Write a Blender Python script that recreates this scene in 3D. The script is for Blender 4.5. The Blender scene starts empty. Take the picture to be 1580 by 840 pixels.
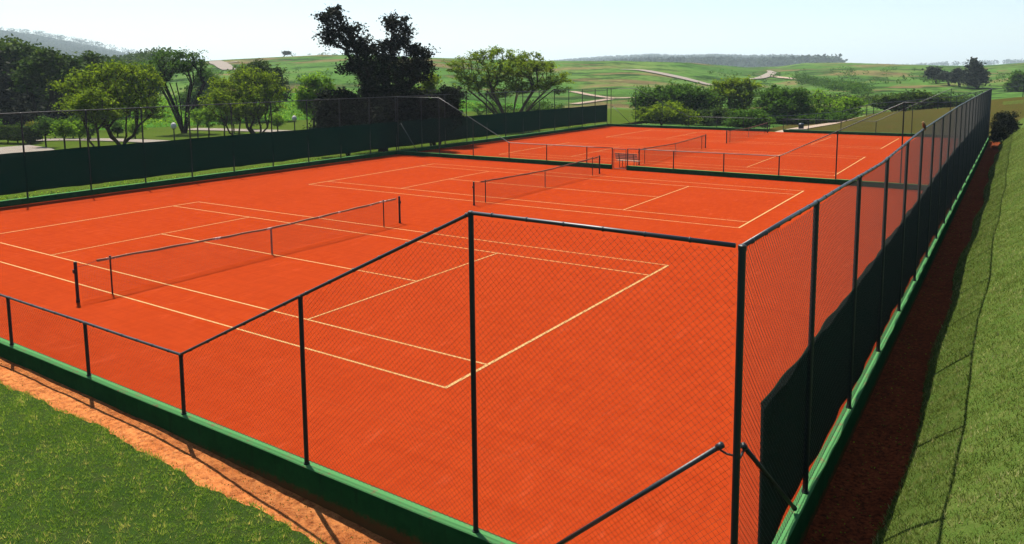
import bpy, bmesh, math, random
import numpy as np
from mathutils import Vector, Matrix

# ------------------------------------------------------------------ camera, sky, sun, exposure
sc = bpy.context.scene
COL = sc.collection
PI = math.pi
CAM = np.array([8.813, -10.852, 5.943]); YAW, PITCH, ROLL = 2.1595038, -0.1169053, -0.0076119
F, PX, PY = 1173.56, 790.0, 253.14
fw = np.array([math.cos(PITCH)*math.cos(YAW), math.cos(PITCH)*math.sin(YAW), math.sin(PITCH)])
rt = np.cross(fw, [0, 0, 1]); rt /= np.linalg.norm(rt); up = np.cross(rt, fw)
RT = rt*math.cos(ROLL)+up*math.sin(ROLL); UP = -rt*math.sin(ROLL)+up*math.cos(ROLL)
cd = bpy.data.cameras.new('camera'); cam = bpy.data.objects.new('camera', cd); COL.objects.link(cam)
cam.matrix_world = Matrix(((RT[0], UP[0], -fw[0], CAM[0]), (RT[1], UP[1], -fw[1], CAM[1]), (RT[2], UP[2], -fw[2], CAM[2]), (0, 0, 0, 1)))
cd.sensor_width = 36; cd.lens = F/1580*36; cd.shift_y = (PY-420)/1580; cd.clip_start = .1; cd.clip_end = 20000
sc.camera = cam

SUN_EL = math.radians(62); SUN_DIR = np.array([-.911, .412])      # horizontal direction towards the sun
w = bpy.data.worlds.new('World'); sc.world = w; w.use_nodes = True
nt = w.node_tree; sky = nt.nodes.new('ShaderNodeTexSky'); sky.sky_type = 'NISHITA'; sky.sun_disc = False
sky.sun_elevation = SUN_EL; sky.sun_rotation = math.atan2(SUN_DIR[0], SUN_DIR[1])
sky.altitude = 600; sky.air_density = 1.0; sky.dust_density = 1.1; sky.ozone_density = 1.0
bg = nt.nodes['Background']; bg.inputs[1].default_value = .073
nt.links.new(sky.outputs[0], bg.inputs[0])
sl = bpy.data.lights.new('sun', 'SUN'); sl.energy = 5.0; sl.angle = math.radians(.5); sl.color = (1, .93, .8)
so = bpy.data.objects.new('sun', sl); COL.objects.link(so); so.location = (-40, 20, 60)
so.rotation_euler = Vector((SUN_DIR[0]*math.cos(SUN_EL), SUN_DIR[1]*math.cos(SUN_EL), math.sin(SUN_EL))).to_track_quat('Z', 'Y').to_euler()
vs = sc.view_settings; vs.view_transform = 'Standard'; vs.look = 'None'; vs.exposure = 1.15; vs.gamma = 1; vs.use_curve_mapping = False
sc.cycles.max_bounces = 6; sc.cycles.volume_bounces = 0; sc.cycles.transparent_max_bounces = 8
rng = np.random.default_rng(7); random.seed(7)

# ------------------------------------------------------------------ helpers
def ray(x, y): return fw+RT*(x-PX)/F-UP*(y-PY)/F
def at_d(x, y, D):                                   # point at plan distance D seen at photo pixel x, y
    d = ray(x, y); t = D/math.hypot(d[0], d[1]); return CAM+d*t
def depth_of(p): return float((np.asarray(p)-CAM)@fw)

def tag(o, label=None, cat=None, group=None, kind=None):
    if label: o['label'] = label
    if cat: o['category'] = cat
    if group: o['group'] = group
    if kind: o['kind'] = kind
    return o
def empty(name, loc, rz=0, label=None, cat=None, group=None):
    o = bpy.data.objects.new(name, None); COL.objects.link(o); o.location = loc; o.rotation_euler = (0, 0, rz)
    o.empty_display_size = .2
    return tag(o, label, cat, group)
def link(name, me, mat, parent=None):
    o = bpy.data.objects.new(name, me); COL.objects.link(o)
    if mat is not None and not me.materials: me.materials.append(mat)
    if parent is not None: o.parent = parent
    return o
def child(name, bm_or_me, mat, parent):
    """child whose mesh was built in world coordinates"""
    me = bm_or_me
    o = link(name, me, mat, parent)
    o.matrix_parent_inverse = Matrix.Identity(4)
    L = Matrix.LocRotScale(parent.location, parent.rotation_euler, None).inverted()
    if parent.parent: L = L @ Matrix.LocRotScale(parent.parent.location, parent.parent.rotation_euler, None).inverted()
    me.transform(L); return o

class MB:
    """collects boxes, tubes, quads into one mesh"""
    def __init__(s): s.v = []; s.f = []
    def add(s, vs_, fs):
        n = len(s.v); s.v += [tuple(map(float, q)) for q in vs_]; s.f += [tuple(n+i for i in f) for f in fs]
    def box(s, x0, x1, y0, y1, z0, z1):
        s.add([(x0,y0,z0),(x1,y0,z0),(x1,y1,z0),(x0,y1,z0),(x0,y0,z1),(x1,y0,z1),(x1,y1,z1),(x0,y1,z1)],
              [(0,3,2,1),(4,5,6,7),(0,1,5,4),(1,2,6,5),(2,3,7,6),(3,0,4,7)])
    def bevel_box(s, x0, x1, y0, y1, z0, z1, b):
        prof = [(x0+b,y0),(x1-b,y0),(x1,y0+b),(x1,y1-b),(x1-b,y1),(x0+b,y1),(x0,y1-b),(x0,y0+b)]
        cx, cy = (x0+x1)/2, (y0+y1)/2
        rings = [[(px, py, z0) for px, py in prof], [(px, py, z1-b) for px, py in prof],
                 [(px-math.copysign(b, px-cx) if abs(px-cx) > abs(x1-cx)-1e-6 else px, py-math.copysign(b, py-cy) if abs(py-cy) > abs(y1-cy)-1e-6 else py, z1) for px, py in prof]]
        vs_ = sum(rings, []); fs = [tuple(range(7, -1, -1)), tuple(range(16, 24))]
        for k in range(2):
            for i in range(8): fs.append((k*8+i, k*8+(i+1) % 8, k*8+8+(i+1) % 8, k*8+8+i))
        s.add(vs_, fs)
    def tube(s, pts, r, n=8, caps=True):
        pts = [Vector(p) for p in pts]; rs = r if hasattr(r, '__len__') else [r]*len(pts)
        base = len(s.v); prev = None
        for i, p in enumerate(pts):
            d = (pts[min(i+1, len(pts)-1)]-pts[max(i-1, 0)]).normalized()
            a = d.orthogonal().normalized() if prev is None else (prev-d*prev.dot(d)).normalized()
            prev = a; b = d.cross(a)
            for k in range(n):
                t = 2*PI*k/n; q = p+(a*math.cos(t)+b*math.sin(t))*rs[i]; s.v.append(tuple(q))
        for i in range(len(pts)-1):
            for k in range(n):
                s.f.append((base+i*n+k, base+i*n+(k+1) % n, base+(i+1)*n+(k+1) % n, base+(i+1)*n+k))
        if caps:
            s.f.append(tuple(base+k for k in range(n-1, -1, -1))); s.f.append(tuple(base+(len(pts)-1)*n+k for k in range(n)))
    def lathe(s, prof, c, n=16, M=None):
        base = len(s.v)
        for r, z in prof:
            for k in range(n):
                t = 2*PI*k/n; q = Vector((r*math.cos(t), r*math.sin(t), z))
                if M: q = M @ q
                s.v.append((q[0]+c[0], q[1]+c[1], q[2]+c[2]))
        for i in range(len(prof)-1):
            for k in range(n): s.f.append((base+i*n+k, base+i*n+(k+1) % n, base+(i+1)*n+(k+1) % n, base+(i+1)*n+k))
        s.f.append(tuple(base+k for k in range(n-1, -1, -1))); s.f.append(tuple(base+(len(prof)-1)*n+k for k in range(n)))
    def mesh(s, name='mesh', smooth=False):
        me = bpy.data.meshes.new(name); me.from_pydata(s.v, [], s.f); me.update()
        if smooth: me.polygons.foreach_set('use_smooth', [True]*len(me.polygons))
        return me

def np_mesh(name, V, Fq, var=None, smooth=False):
    """mesh from numpy arrays; Fq is n x 3 or n x 4; var = per-face float attribute"""
    V = np.asarray(V, np.float32); Fq = np.asarray(Fq, np.int32); k = Fq.shape[1]
    me = bpy.data.meshes.new(name); me.vertices.add(len(V)); me.vertices.foreach_set('co', V.ravel())
    me.loops.add(Fq.size); me.loops.foreach_set('vertex_index', Fq.ravel())
    me.polygons.add(len(Fq)); me.polygons.foreach_set('loop_start', np.arange(0, Fq.size, k, dtype=np.int32))
    me.polygons.foreach_set('loop_total', np.full(len(Fq), k, np.int32))
    if smooth: me.polygons.foreach_set('use_smooth', np.ones(len(Fq), bool))
    me.update(calc_edges=True)
    if var is not None:
        a = me.attributes.new('var', 'FLOAT', 'FACE'); a.data.foreach_set('value', np.asarray(var, np.float32))
    return me

def wires(P0, P1, r):
    """three-sided straight wires from P0[i] to P1[i]"""
    P0 = np.asarray(P0, float); P1 = np.asarray(P1, float); n = len(P0)
    r = np.broadcast_to(np.asarray(r, float), (n,))[:, None]
    d = P1-P0; L = np.linalg.norm(d, axis=1, keepdims=True); d = d/np.maximum(L, 1e-9)
    ref = np.where(np.abs(d[:, 2:3]) > .9, np.array([[1., 0, 0]]), np.array([[0, 0, 1.]]))
    a = np.cross(d, ref); a /= np.linalg.norm(a, axis=1, keepdims=True); b = np.cross(d, a)
    V = []
    for P in (P0, P1):
        for k in range(3):
            t = 2*PI*k/3; V.append(P+(a*math.cos(t)+b*math.sin(t))*r)
    V = np.stack(V, 1).reshape(-1, 3); i = np.arange(n)[:, None]*6
    Fq = np.concatenate([i+np.array([[k, (k+1) % 3, 3+(k+1) % 3, 3+k]]) for k in range(3)])
    return V, Fq

# ------------------------------------------------------------------ materials
def srgb(h): return tuple(((c/255/12.92) if c/255 <= .04045 else ((c/255+.055)/1.055)**2.4) for c in h)
class NT:
    def __init__(s, name):
        s.m = bpy.data.materials.new(name); s.m.use_nodes = True; s.t = s.m.node_tree; s.b = s.t.nodes['Principled BSDF']
        s.b.inputs['Specular IOR Level'].default_value = .0
    def n(s, k, **kw):
        x = s.t.nodes.new('ShaderNode'+k)
        for a, v in kw.items():
            if a.startswith('i_'): x.inputs[a[2:].replace('_', ' ')].default_value = v
            else: setattr(x, a, v)
        return x
    def l(s, a, b): s.t.links.new(a, b)
    def coord(s, obj=True):
        g = s.n('NewGeometry'); return g.outputs['Position']
    def noise(s, scale, detail=4, rough=.6, vec=None, dist=0, stretch=None):
        x = s.n('TexNoise'); x.inputs['Scale'].default_value = scale; x.inputs['Detail'].default_value = detail
        x.inputs['Roughness'].default_value = rough; x.inputs['Distortion'].default_value = dist
        v = vec or s.coord()
        if stretch:
            mp = s.n('Mapping'); mp.inputs['Scale'].default_value = stretch[0]; mp.inputs['Rotation'].default_value = (0, 0, stretch[1]); s.l(v, mp.inputs[0]); v = mp.outputs[0]
        s.l(v, x.inputs['Vector']); return x.outputs[0]
    def ramp(s, fac, stops):
        r = s.n('ValToRGB'); s.l(fac, r.inputs[0]); e = r.color_ramp.elements
        while len(e) < len(stops): e.new(.5)
        for i, (p, c) in enumerate(stops): e[i].position = p; e[i].color = (*c[:3], 1)
        return r.outputs[0]
    def mix(s, fac, a, b, mode='MIX'):
        m = s.n('Mix', data_type='RGBA', blend_type=mode)
        for sock, v in ((m.inputs[0], fac), (m.inputs[6], a), (m.inputs[7], b)):
            if isinstance(v, (int, float)): sock.default_value = v
            elif isinstance(v, tuple): sock.default_value = (*v[:3], 1)
            else: s.l(v, sock)
        return m.outputs[2]
    def bump(s, h, strength, dist=.02):
        b = s.n('Bump'); b.inputs['Strength'].default_value = strength; b.inputs['Distance'].default_value = dist
        s.l(h, b.inputs['Height']); s.l(b.outputs[0], s.b.inputs['Normal'])
    def col(s, c):
        if isinstance(c, tuple): s.b.inputs['Base Color'].default_value = (*c[:3], 1)
        else: s.l(c, s.b.inputs['Base Color'])
        return s
    def rough(s, r): s.b.inputs['Roughness'].default_value = r; return s

def mat_clay():
    t = NT('clay'); n1 = t.noise(.35, 5, .65); n2 = t.noise(5, 5, .7, stretch=((1, .35, 1), .5)); n3 = t.noise(60, 3, .6)
    a = t.ramp(n1, [(.25, (.2, .0225, .0052)), (.75, (.24, .0285, .007))])
    b = t.mix(t.ramp(n2, [(.42, (0, 0, 0)), (.72, (1, 1, 1))]), a, (.265, .0345, .0075))
    sw = t.noise(3.2, 4, .55, stretch=((.16, 2.6, 1), .32), dist=.6); sf = t.noise(2.2, 6, .75, stretch=((1, .3, 1), 1.1))
    b = t.mix(t.ramp(sw, [(.48, (0, 0, 0)), (.7, (.65, .65, .65))]), b, (.19, .019, .0036))
    b = t.mix(t.ramp(sf, [(.58, (0, 0, 0)), (.68, (.7, .7, .7))]), b, (.3, .05, .018))
    c = t.mix(.24, b, t.ramp(n3, [(.3, (.16, .015, .002)), (.7, (.27, .033, .006))]))
    t.col(c).rough(.95); t.b.inputs['Specular IOR Level'].default_value = .0
    t.bump(n3, .25, .004); return t.m
def mat_line():
    t = NT('line_paint'); n = t.noise(14, 5, .7); c = t.ramp(n, [(.3, (.27, .06, .018)), (.44, (.35, .2, .08)), (.7, (.4, .27, .13))])
    t.col(c).rough(.8); return t.m
def mat_soil():
    t = NT('path_soil'); n1 = t.noise(1.1, 5, .65); n2 = t.noise(9, 6, .75); n3 = t.noise(70, 3, .6)
    a = t.ramp(n1, [(.3, (.33, .095, .025)), (.68, (.46, .175, .055))])
    b = t.mix(t.ramp(n2, [(.35, (1, 1, 1)), (.6, (0, 0, 0))]), a, (.15, .04, .013))
    c = t.mix(t.ramp(n3, [(.55, (0, 0, 0)), (.75, (1, 1, 1))]), b, (.4, .21, .1))
    t.col(c).rough(1); t.bump(n2, .8, .03); return t.m
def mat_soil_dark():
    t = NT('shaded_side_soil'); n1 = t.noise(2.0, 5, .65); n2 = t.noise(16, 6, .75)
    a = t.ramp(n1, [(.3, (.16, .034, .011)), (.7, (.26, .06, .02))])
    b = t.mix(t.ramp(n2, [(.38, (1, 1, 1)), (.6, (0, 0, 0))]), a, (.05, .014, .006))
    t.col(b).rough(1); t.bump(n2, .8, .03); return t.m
def mat_ground(name, c0, c1, c2, s1=.35, s2=3, s3=30, bump=.5):
    t = NT(name); n1 = t.noise(s1, 5, .6); n2 = t.noise(s2, 6, .7); n3 = t.noise(s3, 3, .7)
    a = t.ramp(n1, [(.32, c0), (.68, c1)])
    b = t.mix(t.ramp(n2, [(.45, (0, 0, 0)), (.7, (1, 1, 1))]), a, c2)
    c = t.mix(.35, b, t.ramp(n3, [(.3, tuple(x*.4 for x in c0)), (.7, tuple(x*1.5 for x in c1))]))
    t.col(c).rough(1); t.b.inputs['Specular IOR Level'].default_value = .0; t.bump(n3, bump, .05); return t.m
def mat_paint(name, c, rough=.5, wear=None, spec=.3, scale=8, metal=0):
    t = NT(name); n = t.noise(scale, 5, .7)
    if wear: c2 = t.ramp(n, [(.0, c), (wear[1], c), (min(wear[1]+.06, 1), wear[0])])
    else: c2 = t.ramp(n, [(.3, tuple(x*.8 for x in c)), (.7, tuple(x*1.2 for x in c))])
    t.col(c2).rough(rough); t.b.inputs['Specular IOR Level'].default_value = spec; t.b.inputs['Metallic'].default_value = metal
    return t.m
def mat_leaf(name, c0, c1, trans=.35, c2=None):
    t = NT(name); t.b.inputs['Roughness'].default_value = .6; t.b.inputs['Specular IOR Level'].default_value = .02
    a = t.n('Attribute', attribute_name='var', attribute_type='GEOMETRY')
    stops = [(0, c0), (.75, c1)] + ([(1, c2)] if c2 else [])
    c = t.ramp(a.outputs['Fac'], stops); t.col(c)
    tr = t.n('BsdfTranslucent'); hs = t.n('HueSaturation'); hs.inputs['Value'].default_value = 1.5; hs.inputs['Hue'].default_value = .485
    t.l(c, hs.inputs['Color']); t.l(hs.outputs[0], tr.inputs[0])
    mx = t.n('MixShader'); mx.inputs[0].default_value = trans
    t.l(t.b.outputs[0], mx.inputs[1]); t.l(tr.outputs[0], mx.inputs[2]); t.l(mx.outputs[0], t.t.nodes['Material Output'].inputs[0])
    return t.m
def mat_bark(name, c):
    t = NT(name); n = t.noise(6, 5, .7, stretch=((1, 1, .3), 0)); t.col(t.ramp(n, [(.3, tuple(x*.5 for x in c)), (.7, tuple(x*1.4 for x in c))])).rough(.95); return t.m
def mat_wall():
    t = NT('shaded_green_wall_paint'); p = t.coord(); sx = t.n('SeparateXYZ'); t.l(p, sx.inputs[0])
    n1 = t.noise(3, 5, .7); n2 = t.noise(2.0, 5, .7, stretch=((3, 3, .35), 0)); n3 = t.noise(14, 5, .7)
    a = t.ramp(n1, [(.3, (.006, .04, .012)), (.7, (.012, .068, .02))])  # wall sides: shade painted in as a darker green
    a = t.mix(t.ramp(n2, [(.55, (0, 0, 0)), (.72, (.7, .7, .7))]), a, (.008, .02, .009))
    m = t.n('Math', operation='MULTIPLY_ADD'); t.l(n3, m.inputs[0]); m.inputs[1].default_value = .3; t.l(sx.outputs[2], m.inputs[2])
    a = t.mix(t.ramp(m.outputs[0], [(-.0, (.7, .7, .7)), (.09, (0, 0, 0))]), a, (.1, .035, .014))
    t.col(a).rough(.85); t.bump(n3, .3, .006); return t.m
def mat_screen():
    t = NT('windscreen_cloth'); n1 = t.noise(.8, 4, .6); n2 = t.noise(3, 5, .6, stretch=((.25, .25, 4), 0))
    a = t.ramp(n1, [(.3, (.0008, .022, .013)), (.7, (.0015, .034, .021))])
    b = t.mix(t.ramp(n2, [(.6, (0, 0, 0)), (.75, (.3, .3, .3))]), a, (.008, .028, .018))
    t.col(b).rough(.75); t.bump(n2, .3, .02)
    tr = t.n('BsdfTranslucent'); tr.inputs[0].default_value = (.0005, .05, .03, 1)
    tp = t.n('BsdfTransparent'); m1 = t.n('MixShader'); m1.inputs[0].default_value = .3
    t.l(t.b.outputs[0], m1.inputs[1]); t.l(tr.outputs[0], m1.inputs[2])
    m2 = t.n('MixShader'); m2.inputs[0].default_value = .06; t.l(m1.outputs[0], m2.inputs[1]); t.l(tp.outputs[0], m2.inputs[2])
    t.l(m2.outputs[0], t.t.nodes['Material Output'].inputs[0]); return t.m
def mat_hills():
    t = NT('hill_grass'); p = t.coord()
    n1 = t.noise(.012, 6, .6, dist=.4); n2 = t.noise(.06, 6, .7); n3 = t.noise(.35, 6, .75); n4 = t.noise(.03, 7, .65, dist=.6)
    a = t.ramp(n1, [(.33, (.035, .085, .018)), (.52, (.06, .125, .026)), (.7, (.11, .15, .045))])
    b = t.mix(t.ramp(n2, [(.48, (0, 0, 0)), (.58, (1, 1, 1))]), a, (.02, .045, .012))
    c = t.mix(t.ramp(n4, [(.53, (0, 0, 0)), (.62, (.7, .7, .7))]), b, (.15, .1, .055))
    d = t.mix(.45, c, t.mix(1.0, c, t.ramp(n3, [(.3, (.25, .3, .25)), (.7, (1.7, 1.7, 1.5))]), 'MULTIPLY'))
    t.col(d).rough(1); t.b.inputs['Specular IOR Level'].default_value = 0; t.bump(n3, .8, 1.2); return t.m
M = dict(
 clay=mat_clay(), line=mat_line(), soil=mat_soil(), soil2=mat_soil_dark(),
 faint=mat_paint('faint_chalk', (.28, .055, .018), .9, spec=0), wall=mat_wall(), wall_top=mat_paint('sunlit_green_paint', (.055, .165, .058), .85, wear=((.11, .1, .05), .57), scale=9, spec=0),  # wall top: sunlight painted in as a lighter green, plus brown stains
 post=mat_paint('dark_post_paint', (.006, .012, .014), .45, wear=((.03, .026, .024), .78), spec=.3, scale=12),
 rail=mat_paint('dark_rail_paint', (.01, .016, .02), .42, wear=((.07, .065, .06), .72), spec=.4, scale=14),
 wire=mat_paint('fence_wire', (.012, .014, .014), .5, spec=.2),
 wire_side=mat_paint('weathered_fence_wire', (.012, .015, .015), .5, spec=.2),
 screen=mat_screen(), netmesh=mat_paint('net_cord', (.015, .012, .01), .8),
 tape=mat_paint('net_tape', (.2, .12, .07), .8, wear=((.55, .52, .47), .56), scale=1.2),
 tape_old=mat_paint('stained_net_tape', (.12, .055, .03), .8, scale=2),
 wood=mat_paint('bench_wood', (.17, .12, .09), .7, scale=10), metal=mat_paint('dark_metal', (.02, .02, .02), .5),
 lawn=mat_ground('lawn_soil', (.014, .03, .006), (.024, .045, .01), (.035, .04, .014), .5, 4, 45),
 field=mat_ground('field_weeds', (.03, .1, .01), (.05, .14, .014), (.02, .06, .01), .12, .7, 5),
 lawn_far=mat_ground('park_lawn', (.035, .065, .007), (.05, .08, .01), (.06, .065, .015), .12, 1.0, 8),
 mound=mat_ground('mound_grass', (.035, .036, .008), (.05, .048, .012), (.06, .04, .014), .15, 1.2, 9),
 bank=mat_ground('bank_grass', (.03, .055, .01), (.055, .09, .018), (.09, .1, .03), .4, 4, 40),
 hills=mat_hills(), gravel=mat_ground('pale_gravel', (.24, .19, .15), (.3, .24, .19), (.2, .14, .1), .3, 2, 20, .2),
 asphalt=mat_ground('pale_asphalt', (.17, .155, .14), (.22, .2, .18), (.2, .14, .1), .3, 2, 20, .2),
 white=mat_paint('white_lamp', (.4, .39, .38), .4), concrete=mat_paint('pale_concrete', (.26, .2, .18), .8),
 brick=mat_paint('brick', (.22, .07, .04), .85), bin=mat_paint('bin_plastic', (.02, .025, .025), .4),
 bird=mat_paint('brown_feathers', (.17, .045, .015), .8, scale=60), bird_head=mat_paint('buff_feathers', (.33, .2, .1), .8, scale=60),
 bird_wing=mat_paint('dark_feathers', (.03, .03, .025), .7, scale=60), orange=mat_paint('clay_pipe', (.25, .08, .03), .8),
 bark=mat_bark('bark_dark', (.018, .014, .011)), bark2=mat_bark('bark_brown', (.035, .022, .013)), bark3=mat_bark('bark_grey', (.05, .04, .032)),
)
LEAF = dict(
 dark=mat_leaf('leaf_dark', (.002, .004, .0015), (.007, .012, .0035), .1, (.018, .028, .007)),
 green=mat_leaf('leaf_green', (0.0156, 0.0442, 0.0040), (0.0416, 0.1040, 0.0090), .35, (0.0780, 0.1560, 0.0140)),
 olive=mat_leaf('leaf_olive', (0.0446, 0.0806, 0.0029), (0.1071, 0.1745, 0.0058), .4, (0.1965, 0.3054, 0.0115)),
 lime=mat_leaf('leaf_lime', (0.0413, 0.1040, 0.0050), (0.0963, 0.2079, 0.0100), .45, (0.1788, 0.2970, 0.0180)),
 mid=mat_leaf('leaf_mid', (0.0109, 0.0255, 0.0040), (0.0350, 0.0714, 0.0079), .25, (0.0984, 0.1529, 0.0158)),
 blue=mat_leaf('leaf_far', (.01, .024, .012), (.02, .04, .018), .2),
 grey=mat_leaf('leaf_grey', (.012, .018, .014), (.026, .034, .026), .2),
 grass=mat_leaf('grass_blade', (0.0565, 0.1324, 0.0107), (0.1891, 0.3022, 0.0320), .3, (0.6142, 0.5288, 0.1338)),
 grassdry=mat_leaf('grass_blade_bank', (.036, .065, .01), (.15, .205, .04), .3, (.38, .38, .16)),
 yellow=mat_leaf('leaf_yellow', (.05, .06, .005), (.12, .13, .01), .45, (.2, .17, .015)),
)

# ------------------------------------------------------------------ terrain
def vnoise(x, y, s, seed=0):
    r = np.random.default_rng(seed); out = 0*x
    for k in range(7):
        a = r.uniform(0, PI); f = s*r.uniform(.6, 2.2); out = out+np.sin((x*np.cos(a)+y*np.sin(a))*f+r.uniform(0, 6.28))/(1+.4*k)
    return out/3.2
MID = np.array([(-400,108),(200,106),(300,95),(330,91),(400,88),(500,84),(600,86),(700,90),(850,96),(960,96),(1060,99),(1150,107),(1200,106),(1240,101),(1300,101),(1400,105),(1500,108),(1580,103),(2000,95)], float)
FAR = np.array([(-400,20),(0,52),(60,60),(100,68),(150,78),(200,90),(250,99),(330,106),(800,104),(850,101),(900,98),(960,96),(1000,94),(1050,96),(1100,95),(1160,98),(1210,99),(1250,102),(1300,106),(1400,109),(1450,107),(1580,107),(2000,104)], float)
def sstep(t): t = np.clip(t, 0, 1); return t*t*(3-2*t)
def H(x, y):
    x = np.asarray(x, float); y = np.asarray(y, float); dx, dy = x-CAM[0], y-CAM[1]
    D = np.hypot(dx, dy)+1e-6; dep = dx*math.cos(YAW)+dy*math.sin(YAW); lat = dx*math.sin(YAW)-dy*math.cos(YAW)
    ang = np.arctan2(lat, dep); c = np.cos(np.clip(ang, -.85, .85)); px = PX+F*np.tan(np.clip(ang, -.85, .85))
    Dc = 470+60*np.sin(px*.006)+40*np.sin(px*.017); zc = CAM[2]+(115.3-np.interp(px, MID[:,0], MID[:,1]))/F*Dc*c
    D2 = np.interp(px, [0, 250, 500], [2500, 2700, 3800]); z2 = CAM[2]+(115.3-np.interp(px, FAR[:,0], FAR[:,1]))/F*D2*c
    z0 = -.35
    t = (D-115)/(Dc-115); und = (vnoise(x, y, .016, 3)*3.6+vnoise(x, y, .04, 5)*1.5)*np.clip(t*3, 0, 1)*np.clip((1-t)*3, 0, 1)
    zm = z0+(zc-z0)*(.55*np.clip(t, 0, 1)+.45*sstep(t))+und
    zb = zc-9
    z = np.where(D < Dc, zm, np.where(D < Dc*1.4, zc+(zb-zc)*sstep((D-Dc)/(Dc*.4)),
        np.where(D < D2, zb+(z2-zb)*sstep((D-Dc*1.4)/(D2-Dc*1.4)), z2-(z2-0)*.6*sstep((D-D2)/2500))))
    z = z+np.where(D > Dc*1.4, vnoise(x, y, .004, 9)*np.clip(D/500, 1, 9), 0)
    near = (x > -33) & (x < 12) & (y > -25) & (y < 69)
    z = np.where(near & (D < 112), -.55, z)
    return z
def mound(x, y):
    """grassy rise behind the far end of the courts, joining the bank on the right"""
    crest = np.interp(x, [-20, -12.5, -8.5, -5.7, -1.7, 3.1, 6.2, 9.2, 16, 30], [-.5, -.3, .1, .95, 1.35, 1.9, 2.75, 3.1, 4.0, 4.5])
    up_ = sstep((y-67.8)/(86-67.8)); dn = 1-sstep((y-90)/(35))
    return -.25+(crest+.25)*up_*dn-.35*sstep((y-88)/30)
def bank(x, y):
    e = 7.58+.07*np.sin(y*.7)+.06*np.sin(y*.23+1)
    z = 4.2*(1-np.exp(-np.maximum(x-e, 0)*1.25/4.2))*.93
    z = z+.05*vnoise(x, y, 1.6, 4)*np.clip((x-e)*2, 0, 1)
    far = mound(x, y); k = sstep((y-60)/22)
    return np.where(x < e, -.3, z)*(1-k)+np.maximum(far, 0)*k
def front(x, y):
    return np.interp(x, [-40, -8, -3, 0, 3, 8], [-.02, -.05, -.1, -.2, -.32, -.36])
def lawn_z(x, y):
    return front(x, y)+.065+.1*np.maximum(-4.4-y, 0)+.018*vnoise(x, y, 2.0, 12)+.8*sstep((-8.5-y)/6)*1.6
def grid(name, xs, ys, fz, mat, kind='structure', lift=0):
    X, Y = np.meshgrid(xs, ys, indexing='ij'); Z = fz(X, Y)+lift
    V = np.stack([X, Y, Z], -1).reshape(-1, 3); n, m = len(xs), len(ys)
    i = (np.arange(n-1)[:, None]*m+np.arange(m-1)[None]).ravel()
    o = link(name, np_mesh(name, V, np.stack([i, i+m, i+m+1, i+1], 1), smooth=True), mat); tag(o, kind=kind); return o

# polar terrain sheet out to the horizon
az = np.concatenate([np.radians(np.arange(123.7-42, 123.7+42, .125)), np.radians(np.arange(123.7+42, 123.7+318, 3))])
rr = np.concatenate([[.5], 3*1.0175**np.arange(0, 480)]); rr = rr[rr < 9000]
A, Rr = np.meshgrid(az, rr, indexing='ij'); GX = CAM[0]+Rr*np.cos(A); GY = CAM[1]+Rr*np.sin(A); GZ = H(GX, GY)
V = np.stack([GX, GY, GZ], -1).reshape(-1, 3); na, nr = A.shape
ii = np.arange(na)[:, None]; jj = np.arange(nr-1)[None]; i0 = (ii*nr+jj).ravel(); i1 = (((ii+1) % na)*nr+jj).ravel()
tag(link('ground', np_mesh('ground', V, np.stack([i0, i0+1, i1+1, i1], 1), smooth=True), M['hills']), kind='structure')

def to_ground(px, py, Hf=H):
    d = ray(px, py); t = 20.
    prev = t
    while t < 6000:
        p = CAM+d*t
        if p[2] < float(Hf(p[0], p[1])):
            lo, hi = prev, t
            for _ in range(25):
                mid_ = (lo+hi)/2; p = CAM+d*mid_
                if p[2] < float(Hf(p[0], p[1])): hi = mid_
                else: lo = mid_
            return CAM+d*hi
        prev = t; t *= 1.01
    return CAM+d*t
def strip(name, pts, widths, mat, lift=.05, sub=6, Hf=H, rag=0):
    """ribbon draped on the terrain through plan points"""
    P = []; W = []
    for i in range(len(pts)-1):
        for k in range(sub): f = k/sub; P.append(np.array(pts[i][:2])*(1-f)+np.array(pts[i+1][:2])*f); W.append(widths[i]*(1-f)+widths[i+1]*f)
    P.append(np.array(pts[-1][:2])); W.append(widths[-1]); P = np.array(P); W = np.array(W)
    for _ in range(sub//2+1): P[1:-1] = (P[:-2]+2*P[1:-1]+P[2:])/4
    T = np.gradient(P, axis=0); T /= np.linalg.norm(T, axis=1, keepdims=True)+1e-9; N = np.stack([-T[:, 1], T[:, 0]], 1)
    cols = np.linspace(-1, 1, 7); r_ = np.random.default_rng(5)
    G = [P+N*(W*c/2)[:, None]*(1+(rag*r_.uniform(-1, 1, (len(P), 1)) if abs(c) == 1 else 0)) for c in cols]
    X = np.array([g[:, 0] for g in G]); Y = np.array([g[:, 1] for g in G]); Z = Hf(X, Y)+lift
    V = np.stack([X, Y, Z], -1).reshape(-1, 3); m = len(P)
    i = (np.arange(len(cols)-1)[:, None]*m+np.arange(m-1)[None]).ravel()
    o = link(name, np_mesh(name, V, np.stack([i, i+m, i+m+1, i+1], 1), smooth=True), mat); tag(o, kind='structure'); return o

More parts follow.
